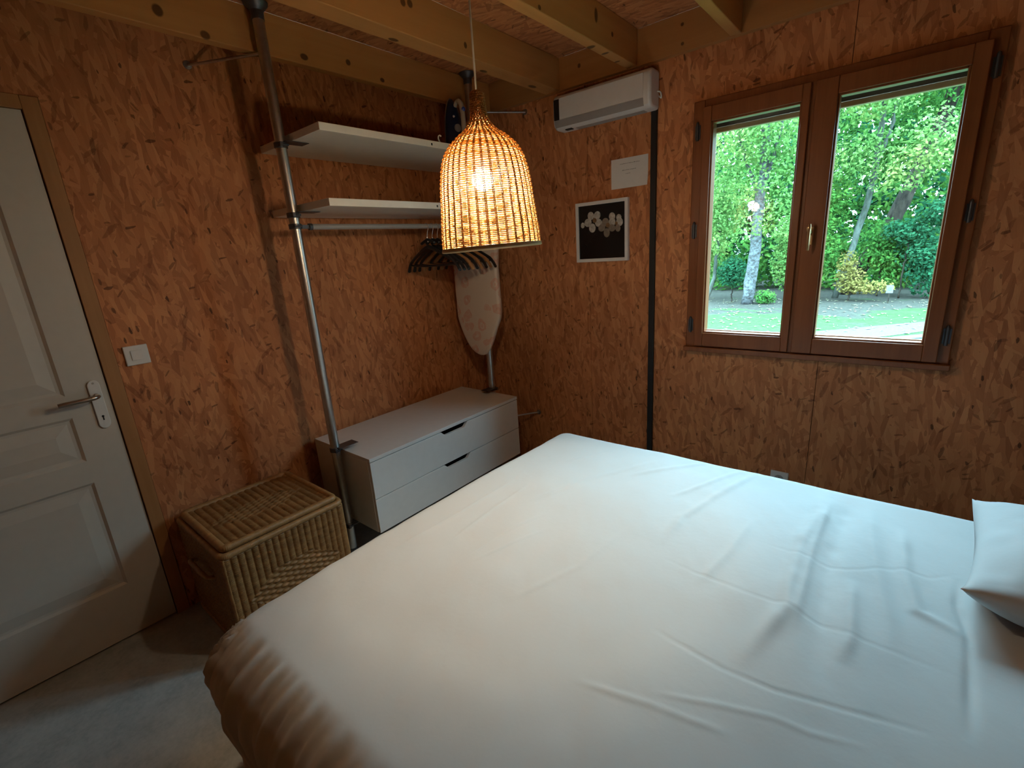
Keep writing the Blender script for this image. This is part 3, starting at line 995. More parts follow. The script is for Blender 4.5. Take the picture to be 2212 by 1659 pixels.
# chest of drawers carried by the two poles ---------------------------------
CH0, CH1, CHX0, CHX1, CHB, CHT = -1.398, -.298, .047, .545, .2015, .595
ch = empty('chest_of_drawers', (.30, -.848, CHB), 'wide white two-drawer chest mounted between the aluminium poles', 'chest of drawers')
m = MB()
m.box(CHX0, CHX1, CH0, CH1, CHT - .018, CHT)
m.build('top_panel', M['white'], ch, bevel=0.0015)
m = MB()
m.box(CHX0, CHX1 - .020, CH0, CH0 + .018, CHB, CHT - .0185).box(CHX0, CHX1 - .020, CH1 - .018, CH1, CHB, CHT - .0185)
m.box(CHX0, CHX1 - .020, CH0 + .018, CH1 - .018, CHB, CHB + .016).box(CHX0, CHX0 + .008, CH0 + .018, CH1 - .018, CHB + .016, CHT - .0185)
m.build('carcass', M['white'], ch, bevel=0.001)
yc = (CH0 + CH1) / 2
for z0, z1 in ((.385, .5735), (.2025, .3815)):
    d = MB()
    w1, w2, dp = .098, .070, .026
    y0, y1 = CH0 + .0015, CH1 - .0015
    def f(a): return [(CHX1 - .019, yy, z) for yy, z in a]
    prof = f([(y0, z0), (y1, z0), (y1, z1), (yc + w1 + .006, z1), (yc + w1, z1 - .002), (yc + w2 + .006, z1 - dp + .003), (yc + w2 - .002, z1 - dp), (yc - w2 + .002, z1 - dp), (yc - w2 - .006, z1 - dp + .003), (yc - w1, z1 - .002), (yc - w1 - .006, z1), (y0, z1)])
    d.prism(prof, (.0185, 0, 0))
    fo = d.build('drawer_front', M['white'], ch, bevel=0.001)
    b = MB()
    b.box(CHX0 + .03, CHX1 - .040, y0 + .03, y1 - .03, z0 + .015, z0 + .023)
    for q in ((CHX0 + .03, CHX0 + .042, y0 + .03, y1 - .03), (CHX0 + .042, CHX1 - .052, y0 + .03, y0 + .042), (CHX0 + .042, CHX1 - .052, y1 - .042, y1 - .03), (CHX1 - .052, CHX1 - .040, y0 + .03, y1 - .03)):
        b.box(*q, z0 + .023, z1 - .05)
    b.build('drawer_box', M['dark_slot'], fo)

# iron on the upper shelf -----------------------------------------------------
ie = empty('steam_iron', (.40, -.50, 2.0085), 'dark blue steam iron with a cream handle standing on its heel on the upper shelf', 'iron')
ix, iy, iz = .345, -.462, 2.0115


def iron_outline(w=.062, h=.288):
    zs_ = np.linspace(0, 1, 22)
    half = w * (1 - zs_**2.6) ** .62
    left = [(-a, h * z) for a, z in zip(half, zs_)]
    right = [(a, h * z) for a, z in zip(half[::-1][1:], zs_[::-1][1:])]
    return np.array(left + right)


ol = iron_outline()
m = MB()
m.prism([(ix, iy + a, iz + z) for a, z in ol], (.006, 0, 0))
m.build('soleplate', M['alu'], ie)
rings = []
for dx, sc, h in ((.006, .95, .278), (.018, .97, .276), (.030, .93, .262), (.042, .80, .235), (.052, .60, .195), (.056, .35, .15)):
    q = iron_outline(.062 * sc, h)
    rings.append(np.c_[np.full(len(q), ix + dx), iy + q[:, 0], iz + .003 + q[:, 1]])
A = np.array(rings); A = np.concatenate([A, A[:, :1]], 1)
m = MB().grid(A)
m.add(A[-1, :-1], [tuple(range(A.shape[1] - 1))])
m.add(A[0, :-1], [tuple(range(A.shape[1] - 1))])
m.build('body_shell', M['navy'], ie, smooth='auto')
m = MB()
m.tube(spline([(ix + .036, iy, iz + .238), (ix + .055, iy, iz + .262), (ix + .076, iy, iz + .250), (ix + .088, iy, iz + .205), (ix + .090, iy, iz + .130), (ix + .086, iy, iz + .070), (ix + .074, iy, iz + .022), (ix + .046, iy, iz + .014)], 40),
       [.010] * 5 + [.0135] * 8 + [.013] * 20 + [.016] * 7, 12)
m.build('handle', M['cream'], ie, smooth=True)
MB().lathe((ix + .090, iy, iz + .215), [(.011, 0), (.011, .012), (.007, .016)], 16, 'x').build('steam_button', M['blue'], ie, smooth='auto')
MB().lathe((ix + .052, iy - .012, iz + .130), [(.020, 0), (.019, .010), (.015, .012)], 20, 'x').build('heat_dial', M['plastic_grey'], ie, smooth='auto')
MB().lathe((ix + .050, iy - .030, iz + .185), [(.006, 0), (.004, .006)], 14, 'x').build('spray_nozzle', M['plastic_white'], ie, smooth='auto')
m = MB()
m.tube(spline([(ix + .060, iy - .01, iz + .012), (ix + .09, iy - .05, iz + .004), (.50, -.62, iz + .004), (.535, -.70, iz + .003), (.545, -.755, iz + .006), (.550, -.765, iz + .022), (.552, -.757, iz + .032), (.552, -.748, iz + .028)], 50), .0035, 8)
m.build('power_cord', M['plastic_white'], ie, smooth=True)

# ================================================================== wall heater, cable cover, note, picture, sockets
HX0, HX1, HZ0, HZ1, HD = .772, 1.330, 2.103, 2.276, -.110
he = empty('wall_heater', (1.05, -.001, HZ0), 'long white wall heater under the ceiling joists', 'heater')
m = MB()
prof = [(-.002, HZ1), (-.075, HZ1), (-.100, HZ1 - .010), (HD, HZ1 - .035), (HD, HZ0 + .040), (-.104, HZ0 + .016), (-.085, HZ0 + .002), (-.070, HZ0), (-.002, HZ0)]
m.prism([(HX0, y, z) for y, z in prof], (HX1 - HX0, 0, 0))
m.build('heater_body', M['plastic_white'], he, bevel=0.014, seg=4)
m = MB()
m.box(HX0 + .044, HX1 - .036, HD - .0025, HD + .004, HZ0 + .046, HZ1 - .022)
m.build('front_panel', M['plastic_white'], he, bevel=0.002)
m = MB()
m.prism([(HX0 + .012, HD - .0035, HZ0 + .0445), (HX0 + .012, HD + .004, HZ0 + .0445), (HX0 + .012, -.098, HZ0 + .012), (HX0 + .012, -.105, HZ0 + .010)], (HX1 - HX0 - .048, 0, 0))
tag(m.build('lower_band', M['plastic_grey'], he, bevel=0.001), 'silver grey band along the front')
m = MB()
m.box(HX0 + .009, HX0 + .0425, HD - .003, HD + .004, HZ0 + .046, HZ1 - .026)
tag(m.build('display_panel', M['plastic_black'], he, bevel=0.003), 'black display panel')
m = MB()
m.box(HX0 + .06, HX0 + .10, -.082, -.060, HZ0 - .004, HZ0 + .002)
m.build('sensor_slot', M['dark_slot'], he)
m = MB()
for k in range(4):
    m.box(HX0 + .12, HX1 - .05, -.068 + k * .012, -.064 + k * .012, HZ0 - .003, HZ0 + .001)
m.build('outlet_grille', M['plastic_grey'], he)
m = MB().tube(spline([(HX1 - .004, -.03, HZ0 + .080), (HX1 + .010, -.022, HZ0 + .075), (HX1 + .012, -.012, HZ0 + .050), (HX1 - .010, -.008, 2.170), (1.312, -.008, 2.150)], 20), .0035, 8)
m.build('heater_cord', M['plastic_white'], he, smooth=True)
o = MB().box(1.2925, 1.3235, -.016, -.001, .002, 2.166).build('cable_cover', M['black_strip'], bevel=0.002)
tag(o, 'black vertical cable cover running from the heater to the floor', 'cable cover')

nt = empty('paper_note', (1.17, -.001, 1.77), 'small white printed paper note pinned between heater and framed flower picture', 'paper note')
m = MB()
gx, gz = np.meshgrid(np.linspace(1.066, 1.2755, 12), np.linspace(1.770, 1.9175, 9), indexing='ij')
curl = .0015 + .010 * np.clip((gx - 1.20) / .08, 0, 1) ** 2 * np.clip((1.83 - gz) / .06, 0, 1)
m.grid(np.stack([gx, -.0012 - curl, gz], -1))
m2 = m
m = MB()
for (za, x0, x1, n) in ((1.889, 1.118, 1.232, 9), (1.857, 1.130, 1.208, 7), (1.839, 1.152, 1.176, 2)):
    x = x0
    r = random.Random(int(za * 1000))
    while x < x1 - .004:
        w = min(r.uniform(.004, .013), x1 - x)
        k = x
        while k < x + w - .0008:
            hgt = r.choice((.0022, .0022, .0034))
            m.box(k, k + .0009, -.0031, -.0029, za, za + hgt)
            m.box(k, min(k + .0016, x + w), -.0031, -.0029, za + r.choice((0, .0017)), za + .0005 + r.choice((0, .0017)) + .0005)
            k += .0019
        x += w + .0024
multi('printed_sheet', [(m2, M['paper']), (m, M['ink'])], nt)

# framed flower photograph
pf = empty('framed_picture', (1.01, -.001, 1.393), 'white framed photograph of white blossoms on black beside the cable cover', 'picture')
FXa, FXb, FZa, FZb = .846, 1.172, 1.394, 1.7215
m = MB()
wf, dpt = .018, .024
m.box(FXa, FXa + wf, -dpt, -.001, FZa, FZb).box(FXb - wf, FXb, -dpt, -.001, FZa, FZb)
m.box(FXa + wf, FXb - wf, -dpt, -.001, FZb - wf, FZb).box(FXa + wf, FXb - wf, -dpt, -.001, FZa, FZa + wf)
m.build('picture_frame', M['frame_white'], pf, bevel=0.001)
m = MB().box(FXa + wf, FXb - wf, -.0165, -.002, FZa + wf, FZb - wf)
prn_mb, prn_mat = m, plain('black_photo_ground', (0.006, 0.0055, 0.006), 0.25, var=.2)
petal_mat = NT('white_petal_print')
_f = petal_mat.noise(petal_mat.pos(), 70.0, 3.0)
petal_mat.set(petal_mat.ramp(_f, [(0.3, (0.30, 0.27, 0.23)), (0.6, (0.52, 0.49, 0.44)), (0.75, (0.62, 0.59, 0.54))]), 0.4)
petal_dim = plain('shaded_petal_print', (0.23, 0.185, 0.145), 0.4, var=.25, nscale=60)
core_mat = plain('blossom_core_print', (0.20, 0.105, 0.045), 0.4, var=.3, nscale=150)
twig_mat = plain('twig_print', (0.030, 0.022, 0.017), 0.4, var=.3)


def P2(u, v):                       # print coordinates 0..1 -> point on the print
    return (FXa + wf + (FXb - FXa - 2 * wf) * u, FZb - wf - (FZb - FZa - 2 * wf) * v)


def petal(mb, u, v, a, b, ang, y):
    x, z = P2(u, v)
    n = 22
    for t in [0]:
        pts = []
        for k in range(n):
            q = 2 * PI * k / n
            px, pz = a * math.cos(q), b * math.sin(q)
            pts.append((x + px * math.cos(ang) - pz * math.sin(ang), y, z + px * math.sin(ang) + pz * math.cos(ang)))
        mb.add(pts, [tuple(range(n))])


pm, pd_, pc, pt_ = MB(), MB(), MB(), MB()
yy = -.01660
for i, (u, v, a, b, ang) in enumerate(((.27, .195, .018, .020, .2), (.41, .20, .0185, .021, -.4), (.205, .315, .021, .020, .4), (.30, .42, .019, .022, .1), (.44, .335, .020, .019, -.3),
                                       (.73, .245, .017, .019, .1), (.73, .345, .018, .021, 0), (.87, .27, .014, .014, -.5), (.885, .355, .018, .020, .2), (.085, .355, .0115, .014, .0))):
    petal(pm, u, v, a * 1.12, b * 1.12, ang, yy - i * .00002)
for i, (u, v, a, b, ang) in enumerate(((.59, .335, .019, .020, .3), (.51, .43, .020, .018, .5), (.615, .53, .017, .022, 0), (.725, .45, .020, .017, -.4), (.85, .46, .014, .018, .2))):
    petal(pd_, u, v, a * 1.12, b * 1.12, ang, yy - .0003 - i * .00002)
for u, v, r in ((.355, .285, .013), (.64, .395, .013), (.82, .375, .009)):
    petal(pc, u, v, r, r, 0, yy - .0006)
for (u0, v0), (u1, v1) in (((.22, .44), (.225, .53)), ((.37, .52), (.17, .73)), ((.17, .73), (.11, .70)), ((.24, .66), (.29, .70)), ((.17, .73), (.20, .78)), ((.92, .33), (.99, .22)), ((.93, .44), (.96, .47))):
    a_, b_ = P2(u0, v0), P2(u1, v1)
    pt_.tube([(a_[0], yy, a_[1]), (b_[0], yy, b_[1])], .0013, 5, flat=.1)
multi('photo_print', [(prn_mb, prn_mat), (pt_, twig_mat), (pm, petal_mat.m), (pd_, petal_dim), (pc, core_mat)], pf)

# light switch and wall socket
sw = empty('light_switch', (.001, -2.031, 1.141), 'square white light switch beside the door', 'light switch')
MB().box(.001, .010, -2.071, -1.990, 1.140, 1.2185).build('switch_plate', M['plastic_white'], sw, bevel=0.003)
MB().prism([(.0098, -2.050, 1.160), (.0098, -2.011, 1.160), (.0098, -2.011, 1.199), (.0098, -2.050, 1.199)], (.004, 0, 0)).build('rocker', M['plastic_white'], sw, bevel=0.001)
so = empty('wall_socket', (1.996, -.001, .247), 'square white wall socket just above the far edge of the bed', 'wall socket')
MB().box(1.956, 2.036, -.010, -.001, .247, .328).build('socket_plate', M['plastic_white'], so, bevel=0.003)
MB().lathe((1.996, -.0105, .2875), [(.0215, 0), (.0215, .0012)], 24, 'y').build('socket_well', M['plastic_grey'], so)
m = MB()
for dx, dz in ((-.0095, 0), (.0095, 0), (0, .010)):
    m.lathe((1.996 + dx, -.0112, .2875 + dz), [(.0026, 0), (.0026, .0006)], 10, 'y')
m.build('pin_holes', M['dark_slot'], so)


# ================================================================== bed
BX0, BX1, BY0, BY1, BZ = 1.120, 3.30, -2.315, -.640, .625
bd = empty('bed', (2.2, -1.48, 0), 'low dark timber bed base beneath the white duvet', 'bed')
m = MB()
m.box(1.30, 3.30, -2.17, -2.13, .20, .30).box(1.30, 3.30, -.81, -.77, .20, .30).box(1.30, 1.34, -2.13, -.81, .20, .30).box(3.26, 3.30, -2.13, -.81, .20, .30)
m.build('side_rails', M['timber_dark'], bd, bevel=0.004)
m = MB()
for k in range(14):
    x = 1.38 + k * .138
    m.box(x, x + .07, -2.13, -.81, .285, .30)
m.build('slats', M['timber_dark'], bd)
for x in (1.36, 3.22):
    for y in (-2.11, -.87):
        MB().box(x, x + .05, y, y + .05, .0, .285).build('leg', M['timber_dark'], bd, bevel=0.003)
o = MB().box(1.25, 3.28, -2.21, -.75, .301, .525).build('mattress', M['mattress'], bevel=0.05, seg=5)
tag(o, 'thick mattress covered by the white duvet on the bed', 'mattress')

# duvet: soft sheet with creases, falling over the bed's edges
RD = .075
NX, NY = 300, 250
DROPX, DROPY, DROPF = .34, .46, .30
RDN = .135
ix0, iy0, iy1 = BX0 + RD, BY0 + RDN, BY1 - RD
xa = np.r_[-np.linspace(DROPX, 0, 52)[:-1], np.linspace(0, 1.5, 300)[:-1], np.linspace(1.5, BX1 - ix0, 70)]
ya = np.r_[-np.linspace(DROPY, 0, 60)[:-1], np.linspace(0, iy1 - iy0, 260), (iy1 - iy0) + np.linspace(0, DROPF, 36)[1:]]
GA, GB = np.meshgrid(xa, ya, indexing='ij')
da = np.maximum(-GA, 0)
dbn = np.maximum(-GB, 0); dbf = np.maximum(GB - (iy1 - iy0), 0)
db = dbn + dbf
dd = np.hypot(da, db)
ang = np.arctan2(db, np.maximum(da, 1e-9))
RDv = np.where(dbn > 0, RD * np.cos(ang) ** 2 + RDN * np.sin(ang) ** 2, RD)
qa = RDv * PI / 2
dirx = np.where(dd > 1e-6, da / np.maximum(dd, 1e-6), 0)
diry = np.where(dd > 1e-6, db / np.maximum(dd, 1e-6), 0)
t_ = np.clip(dd / qa, 0, 1) * PI / 2
hh = RDv * np.sin(t_)
vv = RDv * (1 - np.cos(t_)) + np.maximum(dd - qa, 0)
tuck = np.clip((vv - RD) / .25, 0, 1)
hh = hh - .125 * tuck**1.3 * np.where(da > 0, 1.0, .25)
# pleats: fan out from the near-left corner, gentle folds along the near and foot sides
cornern = (da > 0) & (dbn > 0)
fall = np.clip((dd - .015) / .09, 0, 1)
pl = np.zeros_like(dd)


def tri(p):                              # crisp fold: sharp crest, broad hollow
    return 1 - 2 * np.abs(np.sin(p / 2)) ** .75


xw = ix0 + GA
pl += np.where(cornern, fall * (.011 * tri(ang * 21 + .8 * np.sin(dd * 9)) + .007 * tri(ang * 46 + 1)), 0)
fade = np.clip(1.2 - (xw - ix0) / .9, .30, 1)
pl += np.where((dbn > 0) & (da <= 0), fall * (.009 * tri(xw * 72 + 1.5 * np.sin(xw * 9) + 2.5 * dd) + .007 * tri(xw * 139 + 2 + 2 * np.sin(xw * 13) - 3 * dd)) * fade, 0)
yw = iy0 + GB
pl += np.where((da > 0) & (db <= 0), fall * (.006 * np.sin(yw * 31 + 1.2 * np.sin(yw * 7)) + .004 * np.sin(yw * 67)) * np.clip(1.6 - (yw - iy0) / .5, .25, 1), 0)
hh = hh + pl * np.sin(t_)
PXg = ix0 + np.maximum(GA, 0) - dirx * hh
PYg = iy0 + np.clip(GB, 0, iy1 - iy0) - np.where(dbn > 0, 1, 0) * diry * hh + np.where(dbf > 0, 1, 0) * diry * hh
PZg = BZ - vv + pl * np.cos(t_) * np.where(dbn > 0, 1.0, .3)


def vnoise(x, y, s, seed):
    r = np.random.default_rng(seed)
    T = r.random((64, 64))
    u, v = x * s + 100, y * s + 100
    i, j = np.floor(u).astype(int), np.floor(v).astype(int)
    fu, fv = u - i, v - j
    fu = fu * fu * (3 - 2 * fu); fv = fv * fv * (3 - 2 * fv)
    a = T[i % 64, j % 64]; b = T[(i + 1) % 64, j % 64]; c = T[i % 64, (j + 1) % 64]; d = T[(i + 1) % 64, (j + 1) % 64]
    return (a * (1 - fu) + b * fu) * (1 - fv) + (c * (1 - fu) + d * fu) * fv - .5


def seg_dist(x, y, pts):
    best = np.full(x.shape, 9.0); sgn = np.zeros(x.shape); par = np.zeros(x.shape)
    P = np.asarray(pts, float)
    L = np.r_[0, np.cumsum(np.linalg.norm(np.diff(P, axis=0), axis=1))]
    for i in range(len(P) - 1):
        d = P[i + 1] - P[i]; l2 = d @ d
        t = np.clip(((x - P[i][0]) * d[0] + (y - P[i][1]) * d[1]) / l2, 0, 1)
        ex, ey = x - P[i][0] - t * d[0], y - P[i][1] - t * d[1]
        q = np.hypot(ex, ey)
        k = q < best
        best = np.where(k, q, best)
        sgn = np.where(k, np.sign(d[0] * ey - d[1] * ex), sgn)
        par = np.where(k, (L[i] + t * math.sqrt(l2)) / L[-1], par)
    return best, sgn, par


gx, gy = PXg, PYg
top = np.clip(1 - vv / .05, 0, 1)
wr = .0011 * vnoise(gx + .3 * gy, gy * .5, 38, 5) + .012 * vnoise(gx, gy, 2.3, 1) + .0045 * vnoise(gx * .8 + gy * .2, gy, 5.0, 2) + .0016 * vnoise(gx, gy, 14, 3)
# broad soft ridges running towards the window
wr += .0065 * vnoise(gx + .25 * gy, gy * .25, 8.0, 4)
CS = .55
CREASE = [  # points on the bed, height, half width
    ([(2.241, -.713), (2.258, -.911), (2.24, -1.073), (2.245, -1.179), (2.247, -1.311), (2.259, -1.402), (2.23, -1.524), (2.21, -1.639)], .016, .020),
    ([(2.275, -.76), (2.272, -.95), (2.268, -1.10), (2.275, -1.3), (2.283, -1.5)], .009, .010),
    ([(2.325, -.715), (2.318, -.922), (2.312, -1.129), (2.322, -1.359), (2.345, -1.595)], -.014, .026),
    ([(2.042, -.659), (1.965, -.94), (1.917, -1.151), (1.921, -1.336)], .010, .022),
    ([(1.99, -.68), (1.90, -.90), (1.83, -1.05)], .007, .016),
    ([(1.86, -.68), (1.74, -.85), (1.64, -.98)], .006, .018),
    ([(1.934, -1.382), (2.041, -1.399), (2.221, -1.405), (2.381, -1.415), (2.573, -1.413)], -.0022, .005),
    ([(2.136, -1.155), (2.24, -1.167), (2.35, -1.162), (2.455, -1.089), (2.518, -1.087), (2.573, -1.031)], -.0022, .005),
    ([(2.019, -1.64), (2.184, -1.658), (2.281, -1.654), (2.358, -1.633), (2.526, -1.586)], -.0034, .006),
    ([(2.088, -1.796), (2.216, -1.742), (2.293, -1.715), (2.349, -1.709), (2.44, -1.68)], .003, .008),
    ([(1.95, -1.86), (2.10, -1.82), (2.25, -1.79)], .003, .010),
    ([(2.367, -1.20), (2.381, -1.415), (2.373, -1.509)], .012, .022),
    ([(2.458, -.855), (2.467, -1.085), (2.492, -1.244), (2.575, -1.276)], .012, .024),
    ([(2.572, -1.049), (2.563, -1.171), (2.578, -1.274), (2.562, -1.576)], -.010, .014),
    ([(2.374, -.736), (2.393, -.97), (2.424, -1.213), (2.468, -1.44)], .010, .028),
    ([(1.481, -1.755), (1.50, -1.55), (1.539, -1.374)], .0035, .006),
    ([(1.513, -1.714), (1.593, -1.45)], .0035, .006),
    ([(1.387, -1.699), (1.372, -1.45), (1.372, -1.229)], .004, .010),
    ([(1.27, -1.85), (1.29, -1.55), (1.30, -1.2)], .004, .010),
    ([(1.45, -1.35), (1.55, -1.05), (1.68, -.80)], .006, .018),
    ([(1.36, -1.05), (1.42, -.88), (1.50, -.76)], .004, .010),
    ([(1.70, -1.78), (1.78, -1.55), (1.80, -1.30)], .004, .018),
    ([(2.10, -1.02), (2.09, -1.25), (2.06, -1.45)], .006, .020)]
for ci, (pts, a, w) in enumerate(CREASE):
    if ci > 2: w = w * .62
    else: a = a * 1.25
    d, sg, par = seg_dist(gx, gy, pts)
    env = np.clip(np.minimum(par, 1 - par) * 5, 0, 1)
    wr += CS * a * env * np.exp(-(d / w) ** 2) * (1 + .25 * vnoise(gx, gy, 25, 8))
crown = .020 * np.sin(np.clip((gy - BY0) / (BY1 - BY0), 0, 1) * PI) ** .6 - .012
PZg = PZg + top * (wr + crown) 
PZg = np.maximum(PZg, .12)
du = MB().grid(np.stack([PXg, PYg, PZg], -1), flip=False)
dv = du.build('duvet', M['duvet'], smooth=True, fix=False, loc=(2.2, -1.48, .30))
dv.data.flip_normals() if dv.data.polygons[len(dv.data.polygons) // 2].normal.z < 0 else None
tag(dv, 'creased white cotton duvet spread over the bed', 'duvet')


def pillow(name, cx, cy, hx, hy, T, zc, rz, label, corner, tilt_y=0.0):
    n = 70
    u, v = np.meshgrid(np.linspace(-1, 1, n), np.linspace(-1, 1, n), indexing='ij')
    th = T * np.clip((1 - np.abs(u) ** 3.0) * (1 - np.abs(v) ** 3.0), 0, 1) ** .55
    pin = 1 - .055 * (1 - u**2) * (np.abs(v) ** 8) ; pin2 = 1 - .055 * (1 - v**2) * (np.abs(u) ** 8)
    X_, Y_ = u * hx * pin2, v * hy * pin
    mid = zc + tilt_y * v + corner * (np.abs(u * v) ** 2.5) + .006 * vnoise(X_, Y_, 9, 21)
    w = .030 * vnoise(X_ + .7 * Y_, Y_ * .6, 7, 22) + .010 * vnoise(X_, Y_, 17, 23)
    edge = np.clip((1 - np.maximum(np.abs(u), np.abs(v))) * 6, 0, 1)
    cr, sr = math.cos(rz), math.sin(rz)
    PX_, PY_ = cx + X_ * cr - Y_ * sr, cy + X_ * sr + Y_ * cr
    m = MB()
    m.grid(np.stack([PX_, PY_, np.maximum(mid + th + w * edge, .650)], -1))
    m.grid(np.stack([PX_, PY_, np.maximum(mid - th * .62, .650)], -1), flip=True)
    e = m.build(name, M['pillowcase'], smooth=True, fix=False)
    # weld the two faces along the seam
    import bmesh
    b = bmesh.new(); b.from_mesh(e.data); bmesh.ops.remove_doubles(b, verts=b.verts, dist=.0004); bmesh.ops.recalc_face_normals(b, faces=b.faces)
    b.to_mesh(e.data); b.free()
    tag(e, label, 'pillow')
    return e


pillow('pillow', 2.925, -.985, .345, .285, .125, .652, -.10, 'plump white pillow with pointed corners lying on the duvet by the wall', .045, -.018)

# ================================================================== wicker basket beside the chest
KX0, KX1, KY0, KY1, KH = .030, .528, -2.058, -1.560, .440
ba = empty('wicker_hamper', (.28, -1.81, 0), 'brown wicker hamper with a flat lid standing between door and chest', 'hamper')


def weave_face(origin, du_, dv_, nrm, L, H, pitch=.0262, res=.0026, band=None):
    nu, nv = int(L / res), int(H / res)
    u = np.linspace(0, L, nu); v = np.linspace(0, H, nv)
    U, V = np.meshgrid(u, v, indexing='ij')
    ph = U / pitch
    col = np.abs(np.sin(PI * ph)) ** .6
    rowf = V / .0042
    over = np.cos(PI * (ph - .5) + PI * np.floor(rowf))
    h = .0062 * col + .0011 * np.cos(2 * PI * rowf) + .0006 * over
    if band:
        uc, vc, hu, hv = band
        inside = (np.abs(U - uc) < hu * (1 - .62 * np.abs(V - vc) / hv)) & (np.abs(V - vc) < hv)
        r2 = V / .0125
        lens = np.abs(np.sin(PI * r2)) ** .7
        ov = np.cos(PI * (ph - .5) + PI * np.floor(r2))
        h2 = .0010 + .0065 * lens * np.clip(.45 + .75 * ov, 0, 1.2)
        h = np.where(inside, h2, h)
    h += .0006 * (rng.random(U.shape) - .5) + .0012 * vnoise(U, V, 30, 41)
    edge = np.clip(np.minimum(np.minimum(U, L - U), np.minimum(V, H - V)) / .004, 0, 1)
    h *= edge
    o = np.array(origin, float)
    return o + U[..., None] * np.array(du_, float) + V[..., None] * np.array(dv_, float) + h[..., None] * np.array(nrm, float)


m = MB()
m.grid(weave_face((KX1, KY0, .012), (0, 1, 0), (0, 0, 1), (1, 0, 0), KY1 - KY0, KH - .012, band=(.255, .205, .20, .085)))
m.grid(weave_face((KX0, KY0, .012), (1, 0, 0), (0, 0, 1), (0, -1, 0), KX1 - KX0, KH - .012, res=.0034))
m.grid(weave_face((KX1, KY1, .012), (-1, 0, 0), (0, 0, 1), (0, 1, 0), KX1 - KX0, KH - .012, res=.006))
m.add([(KX0, KY0, .012), (KX0, KY1, .012), (KX0, KY1, KH), (KX0, KY0, KH)], [(0, 3, 2, 1)])
m.add([(KX0, KY0, .012), (KX1, KY0, .012), (KX1, KY1, .012), (KX0, KY1, .012)], [(0, 3, 2, 1)])
m.build('basket_body', M['wicker'], ba, smooth=True, fix=False)


def wound(path, r, closed=True, pitch=.0042, n=10):
    P = np.asarray(path, float)
    if closed: P = np.vstack([P, P[:1]])
    L = np.r_[0, np.cumsum(np.linalg.norm(np.diff(P, axis=0), axis=1))]
    k = int(L[-1] / (pitch / 3)) // 3 * 3
    s = np.linspace(0, L[-1], k + 1)[:-1] if closed else np.linspace(0, L[-1], k)
    Q = np.stack([np.interp(s, L, P[:, i]) for i in range(3)], 1)
    rad = r * (1 + .07 * np.array([(0, 1, .3)[i % 3] for i in range(len(s))]))
    return Q, rad


def rrect(x0, x1, y0, y1, z, r, n=7):
    out = []
    for cx, cy, a in ((x1 - r, y1 - r, 0), (x0 + r, y1 - r, PI / 2), (x0 + r, y0 + r, PI), (x1 - r, y0 + r, 1.5 * PI)):
        for k in range(n):
            t = a + PI / 2 * k / (n - 1)
            out.append((cx + r * math.cos(t), cy + r * math.sin(t), z))
    return out


m = MB()
Q, R_ = wound(rrect(KX0 + .008, KX1 - .003, KY0 + .003, KY1 - .003, KH + .008, .02), .0135)
m.tube(Q, R_, 10, closed=True)
m.build('top_rim', M['cane_edge'], ba, smooth=True, fix=False)
for x, y in ((KX1 - .004, KY0 + .004), (KX1 - .004, KY1 - .004), (KX0 + .012, KY0 + .004), (KX0 + .012, KY1 - .004)):
    Q, R_ = wound([(x, y, .004), (x, y, KH)], .009, False)
    MB().tube(Q, R_, 8).build('corner_post', M['cane_edge'], ba, smooth=True, fix=False)
m = MB()
Q, R_ = wound(rrect(KX0 + .008, KX1 - .002, KY0 + .002, KY1 - .002, .014, .02), .0125)
m.tube(Q, R_, 8, closed=True)
m.build('base_rim', M['cane_edge'], ba, smooth=True, fix=False)
lz = KH + .030
m = MB()
A = weave_face((KX0 + .030, KY0 + .026, lz), (0, 1, 0), (1, 0, 0), (0, 0, 1), KY1 - KY0 - .052, KX1 - KX0 - .056, pitch=.030, res=.003, band=(.223, .225, .20, .075))
m.grid(A, flip=True)
m.add([(KX0 + .03, KY0 + .026, lz - .006), (KX1 - .026, KY0 + .026, lz - .006), (KX1 - .026, KY1 - .026, lz - .006), (KX0 + .03, KY1 - .026, lz - .006)], [(0, 3, 2, 1)])
lid = m.build('lid', M['wicker'], ba, smooth=True, fix=False)
m = MB()
Q, R_ = wound(rrect(KX0 + .026, KX1 - .020, KY0 + .020, KY1 - .020, lz + .001, .016), .0145)
m.tube(Q, R_, 10, closed=True)
m.build('lid_edge', M['cane_edge'], lid, smooth=True, fix=False)
m = MB()
Q, R_ = wound(spline([(.20, KY0 - .004, .315), (.205, KY0 - .026, .325), (.225, KY0 - .034, .335), (.30, KY0 - .036, .338), (.375, KY0 - .034, .335), (.395, KY0 - .026, .325), (.40, KY0 - .004, .315)], 40), .0085, False)
m.tube(Q, R_, 8)
m.build('carry_handle', M['cane_edge'], ba, smooth=True, fix=False)

# ================================================================== outside: ground, path, trees
gm = MB()
gm.add([(-30, .32, GROUND_Z), (34, .32, GROUND_Z), (34, 60, GROUND_Z), (-30, 60, GROUND_Z)], [(0, 1, 2, 3)])
shell('ground_outside', gm, M['ground'], 'lawn with patches of fallen leaves outside the window', 'ground')


def strip(path, w, z):
    P = spline(np.array([(x, y, z) for x, y in path]), 30)
    T = np.gradient(P, axis=0); N = np.c_[-T[:, 1], T[:, 0], 0 * T[:, 0]]; N /= np.linalg.norm(N, axis=1)[:, None]
    ww = w * (1 + .15 * np.sin(np.arange(30) * .9))[:, None]
    return np.stack([P - N * ww, P + N * ww], 1)


